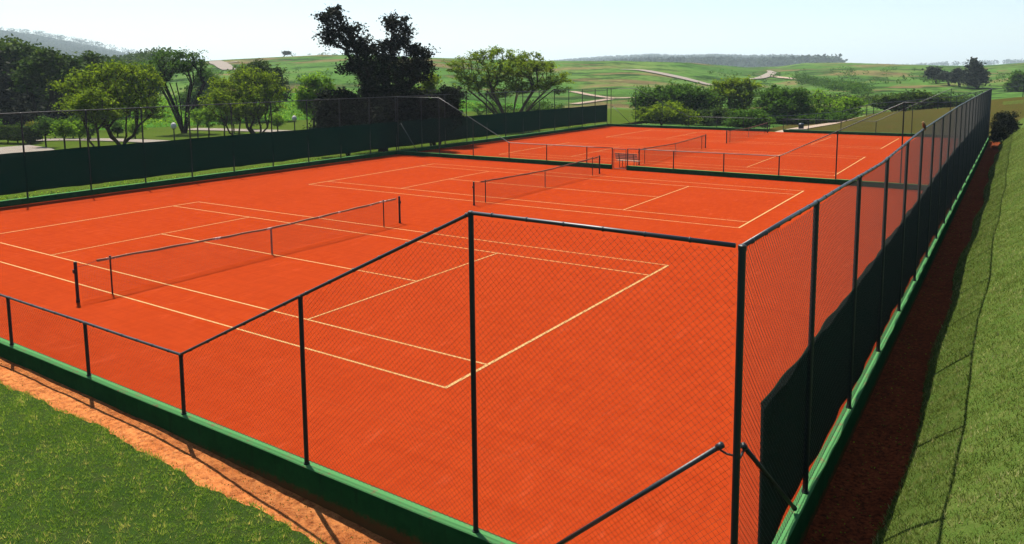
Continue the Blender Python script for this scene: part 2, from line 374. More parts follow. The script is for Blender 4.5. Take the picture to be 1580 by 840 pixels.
# lawn and weedy field west of the courts, mound north, bank east, lawn south
grid('park_lawn', np.arange(-150, -30.5, 1.0), np.arange(-20, 110, 1.0), lambda x, y: H(x, y)+.08+.22*sstep((x+32.5)/2.2)*1.3, M['lawn_far'])
def field_z(x, y): return H(x, y)+np.where(x < -84+.25*(y-30)+3*vnoise(x, y, .09, 2), .22+.12*vnoise(x, y, 1.1, 8), -.3)
grid('weedy_field', np.arange(-150, -60, .7), np.arange(-10, 110, .7), field_z, M['field'])
grid('grass_mound', np.arange(-14.5, 32, .5), np.concatenate([np.arange(67.78, 96, .5), np.arange(96, 126, 2)]), mound, M['mound'])
grid('grass_bank', np.concatenate([np.arange(7.3, 9.8, .06), np.arange(9.8, 32, .6)]), np.concatenate([np.arange(-9, 15, .12), np.arange(15, 84, .4)]), bank, M['bank'])
lawn_edge = lambda x: -4.47+.045*np.sin(x*1.1)+.03*np.sin(x*2.9+1)+.018*np.sin(x*7.3)+.012*np.sin(x*19)
def lawn_front(x, y): return np.where(y > lawn_edge(x), front(x, y)-.06, lawn_z(x, y))
grid('front_lawn', np.arange(-40, 7.4, .12), np.concatenate([np.arange(-24, -9, .5), np.arange(-9, -4.1, .05)]), lawn_front, M['lawn'])
def pathf(x, y): return front(x, y)+.014*vnoise(x, y, 5, 6)+.008*vnoise(x, y, 17, 7)
grid('front_path', np.arange(-40, 7.3, .1), np.arange(-4.85, -3.78, .05), pathf, M['soil'])
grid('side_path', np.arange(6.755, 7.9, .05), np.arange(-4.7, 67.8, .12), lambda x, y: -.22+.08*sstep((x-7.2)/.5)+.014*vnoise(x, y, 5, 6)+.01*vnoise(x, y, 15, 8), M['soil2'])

# roads across the hills
def road(pxs, w, mat, lift=.35): return strip('hill_road', [to_ground(*p) for p in pxs], [w]*len(pxs) if not hasattr(w, '__len__') else w, mat, lift, sub=8)
road([(958,108.5),(985,109),(1010,113),(1040,119),(1070,126),(1098,133)], [2.5, 4, 4.5, 5, 5, 4], M['asphalt'])
road([(1150,124),(1172,122),(1186,117),(1192,113),(1186,110)], [1.5, 4, 5, 4, 2], M['asphalt'])
road([(1188,118),(1205,121),(1232,124)], [3, 3, 2], M['gravel'])
road([(882,142),(905,147),(930,151),(950,153),(980,152)], [2.2]*5, M['gravel'], .2)
road([(885,162),(915,158),(942,154)], [2]*3, M['gravel'], .2)
road([(330,95),(338,99),(347,105),(354,109)], [6, 7, 6, 5], M['asphalt'])
road([(340,97),(352,98),(368,96)], [3, 3, 2], M['asphalt'])
# park paths on the left
PK = lambda x, y: H(x, y)+.08
def ground_pts(L): return [to_ground(*p, Hf=PK) for p in L]
strip('park_path', ground_pts([(50,217.5),(120,216),(180,217),(240,219.5),(300,223)]), [2.6]*5, M['asphalt'], .16, Hf=H)
strip('park_path', ground_pts([(290,200),(340,201),(400,202.5),(470,205)]), [3]*4, M['asphalt'], .16, Hf=H)
strip('paved_yard', ground_pts([(-40,232),(0,236),(26,240),(45,247)]), [9, 8, 6, 3.5], M['asphalt'], .17, Hf=H)
strip('mound_path', [(-11.4, 67.9), (-11.6, 72), (-11.0, 77), (-9.5, 82), (-7.6, 85.5), (-6, 87.5)], [1.4, 1.6, 2, 2.2, 2.0, 1.2], M['gravel'], .07, Hf=mound, sub=10)

# ------------------------------------------------------------------ courts
o = link('court_surface', (lambda b: (b.add([(-30.31,-3.65,0),(6.62,-3.65,0),(6.62,67.42,0),(-30.31,67.42,0)], [(0,1,2,3)]), b.mesh())[1])(MB()), M['clay']); tag(o, kind='structure')
def seg(b, p, q, w, z, e0=0, e1=0):
    p = Vector(p); q = Vector(q); d = (q-p).normalized(); n = Vector((-d.y, d.x))*w/2; p = p-d*e0; q = q+d*e1
    b.add([(*(p+n), z), (*(p-n), z), (*(q-n), z), (*(q+n), z)], [(0,1,2,3)])
def court_lines(c, nm):
    """c: near-right, far-right, far-left, near-left doubles corners"""
    c = [Vector(q) for q in c]
    def P(u, v): a = c[0].lerp(c[3], u/23.77); b_ = c[1].lerp(c[2], u/23.77); return a.lerp(b_, v/10.97)
    b1 = MB(); w_ = .055; h = w_/2
    for v in (0, 1.37, 9.6, 10.97): seg(b1, P(0, v), P(23.77, v), w_ if v in (1.37, 9.6) else w_, .004, h, h)
    b2 = MB()
    for u, v0, v1 in ((0, 0, 10.97), (23.77, 0, 10.97), (5.485, 1.37, 9.6), (18.285, 1.37, 9.6)): seg(b2, P(u, v0), P(u, v1), w_+(.02 if u in (0, 23.77) else 0), .008)
    seg(b1, P(5.485, 5.485), P(18.285, 5.485), w_, .0042)
    b1.v += []; n = len(b1.v); b1.v += b2.v; b1.f += [tuple(i+n for i in f) for f in b2.f]
    tag(link('court_lines', b1.mesh(), M['line']), kind='structure'); return P
CC = [[(-.01,.03),(-.02,11.09),(-23.63,10.72),(-23.56,.07)], [(.06,17.99),(-.02,28.84),(-23.85,28.63),(-23.6,17.5)],
      [(.12,35.7),(-.04,47.2),(-23.74,46.9),(-23.52,35.83)], [(.01,53.87),(-.04,64.76),(-23.62,64.58),(-23.56,53.64)]]
CP = [court_lines(c, i) for i, c in enumerate(CC)]
b = MB(); seg(b, (-14, -2.1), (6.4, -1.36), .008, .004); tag(link('string_mark', b.mesh(), M['faint']), kind='structure')

# ------------------------------------------------------------------ low green walls
ZT = .28
def low_wall(x0, x1, y0, y1, label, bot=-.7, group=None):
    b = MB(); along_x = (x1-x0) > (y1-y0); L = max(x1-x0, y1-y0); n = max(1, int(L/1.0))
    # body in bays with a slightly uneven top
    r_ = random.Random(int(abs(x0*7+y0*13)))
    hs = [ZT+r_.uniform(-.006, .006) for _ in range(n+1)]; bv = .012
    cx = ((x0+x1)/2, (y0+y1)/2); hw = (min(x1-x0, y1-y0))/2
    prof = [(-hw, bot), (hw, bot), (hw, 'a'), (hw-bv, 'b'), (-hw+bv, 'b'), (-hw, 'a')]
    V = []; Fc = []
    for i in range(n+1):
        f = i/n
        for o_, z in prof:
            zz = hs[i]-bv if z == 'a' else hs[i] if z == 'b' else z
            V.append((x0+(x1-x0)*f, cx[1]+o_, zz) if along_x else (cx[0]+o_, y0+(y1-y0)*f, zz))
    for i in range(n):
        for k in range(6): Fc.append((i*6+k, i*6+(k+1) % 6, i*6+6+(k+1) % 6, i*6+6+k))
    Fc.append(tuple(range(5, -1, -1))); Fc.append(tuple(n*6+k for k in range(6)))
    b.add(V, Fc); me = b.mesh(); bm = bmesh.new(); bm.from_mesh(me); bmesh.ops.recalc_face_normals(bm, faces=bm.faces); bm.to_mesh(me); bm.free()
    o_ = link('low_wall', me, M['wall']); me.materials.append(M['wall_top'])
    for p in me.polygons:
        if p.normal.z > .5: p.material_index = 1  # sunlit tone on upward faces, shaded tone stays on the sides
    return tag(o_, label, 'wall', group)
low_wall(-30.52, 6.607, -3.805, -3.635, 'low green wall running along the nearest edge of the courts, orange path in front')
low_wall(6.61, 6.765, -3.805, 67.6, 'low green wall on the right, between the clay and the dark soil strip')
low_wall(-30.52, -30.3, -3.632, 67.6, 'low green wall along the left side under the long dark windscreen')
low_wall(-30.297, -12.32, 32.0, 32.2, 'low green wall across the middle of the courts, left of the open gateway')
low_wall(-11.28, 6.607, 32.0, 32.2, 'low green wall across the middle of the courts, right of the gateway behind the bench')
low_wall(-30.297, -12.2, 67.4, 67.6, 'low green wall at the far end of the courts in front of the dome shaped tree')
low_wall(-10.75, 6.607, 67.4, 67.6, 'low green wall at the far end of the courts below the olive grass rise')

# ------------------------------------------------------------------ fences
def mesh_panel(pts_bot, top, axis, const, cell, r, mat, parent, name='wire_mesh', jitter=0):
    """chain link between s0..s1 along axis ('x' or 'y'); top: list of (s, z)"""
    s0, s1 = pts_bot[0], pts_bot[1]; zb = pts_bot[2]; ss = np.array([t[0] for t in top]); zz = np.array([t[1] for t in top]); zmax = zz.max()
    P0, P1 = [], []; step = cell
    for sgn in (1, -1):
        k0 = s0-(zmax-zb) if sgn > 0 else s0
        k1 = s1 if sgn > 0 else s1+(zmax-zb)
        for k in np.arange(k0, k1, step):
            # line s = k + sgn*(z-zb); clip to s-range and below top
            t = np.linspace(0, zmax-zb, 60); s = k+sgn*t; ok = (s >= s0) & (s <= s1) & (zb+t <= np.interp(s, ss, zz)-.0)
            if ok.sum() < 2: continue
            idx = np.where(ok)[0]; a, e = idx[0], idx[-1]
            for (u, v) in ((a, e),):
                P0.append((s[u], zb+t[u])); P1.append((s[v], zb+t[v]))
    P0 = np.array(P0); P1 = np.array(P1)
    def w3(P, off): return np.stack([P[:, 0], np.full(len(P), const+off), P[:, 1]], 1) if axis == 'x' else np.stack([np.full(len(P), const+off), P[:, 0], P[:, 1]], 1)
    V, Fq = wires(w3(P0, 0), w3(P1, 0), r)
    return child(name, np_mesh(name, V, Fq), mat, parent)
def make_fence(name, label, axis, const, tops, posts, braces=(), cell=.08, wr=.0016, pr=.033, rr_=.024, wmat='wire', group=None, screen=None, ends=None, meshz=.32):
    """tops: polyline of (s, z) for the rail; posts: list of s"""
    p3 = lambda s, z, off=0: (s, const+off, z) if axis == 'x' else (const+off, s, z)
    s0 = tops[0][0]; root = empty(name, p3(s0, 0), 0, label, 'fence', group)
    ss = [t[0] for t in tops]; zz = [t[1] for t in tops]
    r_ = random.Random(int(abs(const)*10)+len(posts))
    for s in posts:
        z = float(np.interp(s, ss, zz)); b = MB(); ln = r_.uniform(-.012, .012)
        b.tube([p3(s, ZT-.15), p3(s, ZT+.004), p3(s+ln, z-.012)], pr, 12)
        b.tube([p3(s+ln, z-.035), p3(s+ln, z+.012), p3(s+ln, z+.022)], [pr*1.12, pr*1.12, pr*.7], 12)
        b.tube([p3(s, ZT-.01), p3(s, ZT+.02)], pr*1.35, 12)
        child('post', b.mesh(smooth=False), M['post'], root)
    b = MB(); pts = []
    for i in range(len(tops)-1):
        n = max(1, int(abs(tops[i+1][0]-tops[i][0])/1.5))
        for k in range(n): f = k/n; pts.append(p3(tops[i][0]*(1-f)+tops[i+1][0]*f, tops[i][1]*(1-f)+tops[i+1][1]*f+r_.uniform(-.006, .006)))
    pts.append(p3(*tops[-1])); b.tube(pts, rr_, 10)
    for i in range(len(tops)-1):
        for s in np.arange(tops[i][0]+.3, tops[i+1][0], .48):
            z = float(np.interp(s, ss, zz)); sl_ = (tops[i+1][1]-tops[i][1])/(tops[i+1][0]-tops[i][0]); d = .008
            b.tube([p3(s-d, z-d*sl_), p3(s+d, z+d*sl_)], rr_+.006, 8)
    child('top_rail', b.mesh(smooth=True), M['rail'], root)
    mesh_panel((s0, tops[-1][0]+(.06 if axis == 'x' else 0), meshz), tops, axis, const, cell, wr, M[wmat], root)
    for z in (meshz+.02,):
        b = MB(); b.tube([p3(s0, z), p3(tops[-1][0], z)], .004, 5); child('bottom_wire', b.mesh(), M['wire'], root)
    for (a, e) in braces:
        b = MB(); b.tube([a, e], .026, 10); d = (Vector(e)-Vector(a)).normalized()
        b.tube([Vector(a)-d*.02, Vector(a)+d*.05], .034, 10); b.tube([Vector(e)-d*.07, Vector(e)], .034, 10)
        hk = Vector(a)-d*.02; out_ = Vector((-d.x, -d.y, 0)).normalized(); b.tube([hk+d*.03, hk-Vector((0, 0, .05))+d*.02, hk+out_*.05-Vector((0, 0, .085)), hk+out_*.15-Vector((0, 0, .08))], .012, 6)
        child('brace', b.mesh(smooth=True), M['post'] if axis == 'y' else M['rail'], root)
    if screen: windscreen(root, axis, const+screen[4], *screen[:4])
    return root
def windscreen(root, axis, const, s0, s1, zb, zt, off=0):
    n = int((s1-s0)/.16); m = 8; V = []; Fc = []; r_ = np.random.default_rng(int(s1*10))
    S = np.linspace(s0, s1, n+1); tie = 3.1
    sagt = -.022*np.abs(np.sin(PI*(S-s0)/tie))+.012*vnoise(S, S*0, .5, 3)
    sagb = .03*np.abs(np.sin(PI*(S-s0)/tie))+.03*vnoise(S, S*0, .7, 8)+.012*vnoise(S, S*0, 6, 9)
    for i, s in enumerate(S):
        for k in range(m+1):
            f = k/m; z = (zb+sagb[i])*(1-f)+(zt+sagt[i]+(.4*min(max(s-2, 0)/24, 1) if const > 0 else 0))*f
            o_ = const+.012*math.sin(s*2.1+f*3)+.010*math.sin(s*5.3+1.3*f)
            V.append((s, o_, z) if axis == 'x' else (o_, s, z))
    i = (np.arange(n)[:, None]*(m+1)+np.arange(m)[None]).ravel()
    me = np_mesh('windscreen', V, np.stack([i, i+m+1, i+m+2, i+1], 1), smooth=True)
    o_ = child('windscreen', me, M['screen'], root)
    md = o_.modifiers.new('thick', 'SOLIDIFY'); md.thickness = .004; md.offset = 0
    hem = MB(); hem.tube([V[k*(m+1)+m] for k in range(n+1)], .012, 5); child('hem', hem.mesh(), M['screen'], o_)

H4, H28, HL = 4.32, 2.8, 1.32
xs_low = [-20.1, -17.1, -14.0]
CO = .05
# nearest fence
tf = [(-30.3, H4), (-26.2, H4), (-20.1, HL), (-2.66, HL), (3.47, H4), (6.62, H4-.02)]
pf = [-26.2, -23.1, -20.1, -17.1, -14.0, -11.9, -8.87, -5.72, -2.66, .38, 3.47]
make_fence('chain_link_fence', 'nearest chain link fence, beside the orange path, rail rising from low to tall', 'x', -3.725, tf, pf,
           braces=[((6.52, -3.69, 2.24), (4.45, -3.69, .33))], wr=.0015, wmat='wire')
# right fence, carries the near corner post
pr_ = [-3.725]+[-.57+3.15*k for k in range(22)]
tr_ = [(-3.725, 4.30), (5, 4.22), (12, 4.4), (26, 4.5), (40, 4.5), (67.5, 4.42)]
make_fence('chain_link_fence', 'tall chain link fence receding along the right side with a black windscreen', 'y', 6.69, tr_, pr_,
           braces=[((6.69, -3.5, 2.2), (6.69, -1.15, .34))], wr=.0022, wmat='wire_side', pr=.036, screen=(-2.75, 62.0, .43, 2.36, -.03))
# left fence
tl = [(-3.725, 4.3), (32.1, 4.36), (67.5, 4.3)]
pl = [-3.725]+[6.18-3.03*k for k in (3, 2, 1, 0)]+[9.18, 12.1, 14.9, 17.7, 20.6, 23.5, 26.4, 29.3, 32.1]+[32.1+2.95*k for k in range(1, 13)]
make_fence('chain_link_fence', 'tall chain link fence along the left side in front of the park trees', 'y', -30.4, tl, pl, wr=.0013, pr=.04,
           screen=(-3.6, 67.4, .52, 2.46, .03))
# middle fence, two runs with a gate between them
make_fence('chain_link_fence', 'middle fence left of the gate, its rail sloping down from the tall left corner', 'x', 32.1,
           [(-30.2, 4.34), (-26.2, H4), (-20.1, HL), (-12.3, HL)], [-30.2, -26.2, -23.15, -20.1, -17.1, -14.1, -12.3],
           braces=[((-29.9, 32.1, 2.36), (-28.35, 32.1, .34))], wr=.0013)
make_fence('chain_link_fence', 'middle fence right of the gate, its rail sloping up to the right fence', 'x', 32.1,
           [(-11.25, HL), (-2.1, HL+.04), (3.95, 4.4), (6.6, 4.42)], [-11.25, -8.25, -5.2, -2.1, .86, 3.95],
           braces=[], wr=.0013)
# far fence
make_fence('chain_link_fence', 'far end fence, left run with tall bays near the dome shaped tree', 'x', 67.5,
           [(-30.3, 4.28), (-26.87, 4.28), (-20.66, HL), (-12.14, HL)], [-29.9, -26.87, -23.7, -20.66, -17.6, -14.8, -12.14],
           braces=[((-29.7, 67.5, 2.3), (-27.4, 67.5, .34))], wr=.0013)
make_fence('chain_link_fence', 'far end fence, right run in front of the olive grass rise', 'x', 67.5,
           [(-10.8, HL), (-2.35, HL), (3.63, 4.4), (6.6, 4.4)], [-10.8, -8.4, -5.42, -2.35, .65, 3.63],
           braces=[], wr=.0013)
# gate between the two middle runs
g = empty('gate', (-12.2, 32.1, 0), 0, 'narrow chain link gate in the gap of the middle low wall beside the bench', 'gate')
b = MB(); x0, x1, z0, z1 = -12.19, -11.36, .05, 1.28
for a, e in (((x0, z0), (x0, z1)), ((x1, z0), (x1, z1)), ((x0, z0), (x1, z0)), ((x0, z1), (x1, z1))): b.tube([(a[0], 32.1, a[1]), (e[0], 32.1, e[1])], .02, 8)
child('gate_frame', b.mesh(), M['rail'], g)
mesh_panel((x0, x1, z0), [(x0, z1), (x1, z1)], 'x', 32.1, .08, .0018, M['wire'], g)

# ------------------------------------------------------------------ tennis nets
def make_net(P, label, tape, clean=False, gap=.0):
    a = P(11.885, -.95); e = P(11.885, 11.92); c = (a+e)/2; d = (e-a).normalized(); Ln = (e-a).length
    ang = math.atan2(d.y, d.x)
    root = empty('tennis_net', (a.x, a.y, 0), ang, label, 'net', 'nets across the clay courts')
    def top(s):
        f = s/Ln
        return .914+(1.05-.914)*abs(2*f-1)**1.15
    for s in (0, Ln):
        b = MB(); b.tube([(s, 0, -.1), (s, 0, 1.09)], .042, 12); b.tube([(s, 0, 1.09), (s, 0, 1.105)], [.045, .03], 12)
        b.box(s-.07 if s == 0 else s+.03, s-.03 if s == 0 else s+.07, -.03, .03, .80, .9)
        b.tube([(s, -.05, .85), (s, .06, .85)], .018, 8)
        b.tube([(s, 0, .0), (s, 0, .09)], .05, 12)
        link('net_post', b.mesh(), M['post'], root)
    for s in (.93, Ln-.93):
        b = MB(); b.tube([(s, 0, 0), (s, .0, top(s)+.035)], .022, 8); b.tube([(s, 0, top(s)+.02), (s, 0, top(s)+.05)], .03, 8)
        link('singles_stick', b.mesh(), M['post'], root)
    L0, L1 = .12, Ln-.12
    S = np.arange(L0, L1, .045); z = np.array([top(s) for s in S])
    P0 = np.stack([S, 0*S, 0*S+.03], 1); P1 = np.stack([S, 0*S, z], 1); A0 = [P0]; A1 = [P1]
    T = np.arange(L0, L1, .4); T = np.append(T, L1)
    for k in range(22):
        f = k/21; zz = np.array([.03+(top(s)-.03)*f for s in T]); pts = np.stack([T, 0*T, zz], 1); A0.append(pts[:-1]); A1.append(pts[1:])
    V, Fq = wires(np.concatenate(A0), np.concatenate(A1), .0014)
    link('net_mesh', np_mesh('net_mesh', V, Fq), M['netmesh'], root)
    b = MB(); T = np.linspace(L0+.45, L1-.1, 60)
    vv = []; ff = []
    for i, s in enumerate(T):
        zt = top(s)+.012+.006*math.sin(s*5); hh = .06+.008*math.sin(s*3.1)
        vv += [(s, -.016, zt-hh), (s, -.018, zt), (s, .018, zt), (s, .016, zt-hh)]
    for i in range(len(T)-1):
        for k in range(3): ff.append((i*4+k, i*4+4+k, i*4+5+k, i*4+k+1))
    b.add(vv, ff); link('top_band', b.mesh(), tape, root)
    b = MB(); b.tube([(0.02, 0, .95), (.3, 0, .96), (L0+.47, 0, top(.5)-.01)], .006, 6); link('cable', b.mesh(), M['metal'], root)
    b = MB(); b.tube([(L1-.12, 0, top(L1)-.0), (Ln, 0, 1.03)], .006, 6); link('cable', b.mesh(), M['metal'], root)
    b = MB(); b.box(Ln/2-.025, Ln/2+.025, -.012, .012, 0.0, .93); link('center_strap', b.mesh(), M['wood'], root)
    return root
make_net(CP[0], 'nearest tennis net with a partly white worn band, across the closest clay court', M['tape'])
make_net(CP[1], 'second tennis net from the camera, on the court just before the middle low wall', M['tape_old'])
make_net(CP[2], 'tennis net just beyond the bench, on the third court', M['tape_old'])
make_net(CP[3], 'farthest tennis net, on the last court below the far trees', M['tape_old'])

# ------------------------------------------------------------------ bench, bird, bin and other small things
def bench(loc, rz, label, mat, L=1.5, pale=False):
    r = empty('park_bench', loc, rz, label, 'bench')
    for k in range(4):
        b = MB(); y = .0+.1*k; b.bevel_box(-L/2, L/2, y, y+.075, .43, .455, .006); link('seat_slat', b.mesh(), mat, r)
    for k in range(4):
        b = MB(); z = .55+.1*k; y = -.06-.035*k; b.bevel_box(-L/2-.02, L/2+.02, y-.012, y+.012, z, z+.07, .005); link('back_slat', b.mesh(), mat, r)
    for s in (-L/2+.25, L/2-.25):
        b = MB(); b.tube([(s, .40, 0), (s, .40, .42), (s, -.02, .42), (s, -.06, .0)], .022, 8); b.tube([(s, -.02, .42), (s, -.19, .93)], .022, 8)
        link('leg_frame', b.mesh(), M['metal'], r)
    return r
bench((-11.75, 33.1, 0), 0, 'slatted wooden bench behind the middle low wall beside the gate, facing away', M['wood'])

def bird():
    s = 12.2; z = 4.425; x = 6.69
    r = empty('bird', (x, s, z), math.radians(215), 'small brown bird with a pale buff head perched on the right fence rail', 'bird'); r.scale = (.68,)*3
    prof = [(.004, .0), (.03, .015), (.055, .06), (.062, .11), (.055, .155), (.04, .185), (.035, .2), (.04, .215), (.042, .235), (.034, .258), (.016, .272), (.003, .276)]
    b = MB(); n = 16; base = 0; V = []
    for i, (q, zz) in enumerate(prof):
        lean = -.05*(1-zz/.276)+.02*(zz/.276)
        for k in range(n): t = 2*PI*k/n; V.append((q*1.15*math.cos(t)+lean, q*math.sin(t), zz))
    Fc = [(i*n+k, i*n+(k+1) % n, (i+1)*n+(k+1) % n, (i+1)*n+k) for i in range(len(prof)-1) for k in range(n)]
    b.add(V, Fc+[tuple(range(n-1, -1, -1)), tuple((len(prof)-1)*n+k for k in range(n))])
    b.tube([(-.05, 0, .04), (-.08, 0, -.03), (-.095, 0, -.09)], [.03, .02, .012], 8)      # tail
    b.tube([(.055, 0, .238), (.085, 0, .228), (.098, 0, .218)], [.011, .007, .001], 8)      # beak
    for q in (-.02, .02): b.tube([(0, q, .02), (.005, q, -.012)], .005, 6); b.tube([(-.01, q, -.008), (.025, q, -.01)], .004, 6)
    o_ = link('body', b.mesh(smooth=True), M['bird'], r)
    o_.data.materials.append(M['bird_head']); o_.data.materials.append(M['metal'])
    for p in o_.data.polygons:
        if p.center.z > .2: p.material_index = 1
    for q in (-1, 1):
        b = MB(); n = 8; prof2 = [(0.0, .17), (.03, .15), (.038, .11), (.03, .06), (.014, .01), (.002, -.03)]; V = []
        for w_, zz in prof2:
            for k in range(n): t = 2*PI*k/n; V.append((-.025+(.17-zz)*-.18+w_*math.cos(t), q*(.052+.012*math.sin(t)), zz))
        b.add(V, [(i*n+k, i*n+(k+1) % n, (i+1)*n+(k+1) % n, (i+1)*n+k) for i in range(len(prof2)-1) for k in range(n)])
        link('wing', b.mesh(smooth=True), M['bird_wing'], r)
        b = MB(); b.lathe([(.001, -.005), (.005, -.003), (.006, 0), (.005, .003), (.001, .005)], (.035, q*.032, .243), 8); link('eye', b.mesh(), M['metal'], r)
bird()

def waste_bin(loc, label):
    r = empty('waste_bin', loc, 0, label, 'bin')
    b = MB(); b.lathe([(.2, .05), (.24, .12), (.27, .8), (.28, .84), (.26, .84), (.24, .6)], (0, 0, 0), 16); link('bin_body', b.mesh(), M['bin'], r)
    b = MB(); b.lathe([(.29, .84), (.3, .88), (.26, .97), (.14, 1.03), (.02, 1.05)], (0, 0, 0), 16); link('lid', b.mesh(smooth=True), M['rail'], r)
    b = MB(); b.lathe([(.05, 0), (.05, .06)], (0, 0, 0), 10); b.lathe([(.18, 0), (.18, .02)], (0, 0, 0), 12); link('foot', b.mesh(), M['metal'], r)
q = at_d(1236, 197, 83); waste_bin((q[0], q[1], float(mound(q[0], q[1]))), 'dark waste bin with a rounded lid standing beyond the far end wall')
q = at_d(1231, 199, 81.5); qz = float(mound(q[0], q[1]))
r = empty('slatted_rack', (q[0], q[1], qz), math.radians(28), 'low pale slatted rack beside the dark waste bin past the far wall', 'rack')
b = MB(); b.bevel_box(-.85, .85, -.2, .2, .5, .56, .01); link('top_board', b.mesh(), M['concrete'], r)
for k in range(9):
    b = MB(); x = -.8+.2*k; b.box(x-.05, x+.05, -.02, .02, 0, .498); link('slat', b.mesh(), M['concrete'], r)

def lamp(px, D, h, label):
    q = at_d(px, 230, D); z = float(H(q[0], q[1]))+.08
    r = empty('street_lamp', (q[0], q[1], z), 0, label, 'lamp', 'globe lamps beside the park path')
    b = MB(); b.tube([(0, 0, 0), (0, 0, .12)], .1, 12); b.tube([(0, 0, .1), (0, 0, h-.45)], [.055, .045], 10); link('lamp_post', b.mesh(), M['metal'], r)
    b = MB(); b.lathe([(.1, 0), (.17, .06), (.2, .16), (.2, .26), (.16, .36), (.09, .43), (.02, .46)], (0, 0, h-.45), 14); link('globe', b.mesh(smooth=True), M['white'], r)
    b = MB(); b.lathe([(.11, 0), (.12, .03), (.1, .05)], (0, 0, h-.49), 12); link('collar', b.mesh(), M['metal'], r)
    b = MB(); b.lathe([(.05, 0), (.02, .06)], (0, 0, h+.0), 8); link('finial', b.mesh(), M['metal'], r)
lamp(270, 62, 2.85, 'white globe lamp on a dark post by the park path below the tall forked tree')
lamp(456, 66, 2.95, 'white globe lamp on a dark post beside the bright green tree')

q = at_d(7.5, 246, 52)
b = MB(); b.bevel_box(-.28, .28, -.28, .28, 0, .85, .03); b.bevel_box(-.33, .33, -.33, .33, .85, .93, .02)
o = link('stone_pillar', b.mesh(), M['concrete']); o.location = (q[0], q[1], H(q[0], q[1])+.1); tag(o, 'short square grey pink pillar on the paved yard at the left edge', 'pillar')
q = at_d(-6, 246, 52.5)
b = MB(); b.bevel_box(-1.2, .35, -.14, .14, 0, .7, .02); o = link('brick_wall', b.mesh(), M['brick']); o.location = (q[0], q[1], H(q[0], q[1])+.1); o.rotation_euler[2] = .6
tag(o, 'stub of salmon red brick wall at the left edge beside the pillar', 'wall')
b = MB(); b.lathe([(.30, 0), (.36, .03), (.38, .12), (.33, .14), (.3, .1), (.02, .1)], (0, 0, 0), 20)
o = link('clay_basin', b.mesh(smooth=True), M['orange']); o.location = (7.45, 60.5, -.1); tag(o, 'orange clay basin at the foot of the shrub outside the right fence', 'basin')

# ------------------------------------------------------------------ handrail fence on the rise
def rise_fence():
    xs = [-17, -14, -11.2, -8.6, -6.2, -5.5, -2.2, 1.0, 2.8, 4.6, 5.2, 9.0, 9.6, 14]
    yv = [80, 82, 84, 85.5, 87, 87.3, 88, 88.5, 89, 89.3, 89.4, 90, 90, 91]
    r = empty('rail_fence', (xs[0], yv[0], 0), 0, 'low green rail fence climbing along the top of the olive grass rise', 'fence')
    zs = [float(mound(x, y)) if x > -14 else -.4 for x, y in zip(xs, yv)]; hh = 1.25
    for x, y, z in zip(xs, yv, zs):
        b = MB(); b.tube([(x, y, z-.2), (x, y, z+hh)], .045, 8); child('post', b.mesh(), M['post'], r)
    for h_ in (hh, .72):
        b = MB(); b.tube([(x, y, z+h_) for x, y, z in zip(xs, yv, zs)], .035 if h_ == hh else .022, 8); child('rail', b.mesh(), M['rail'], r)
rise_fence()

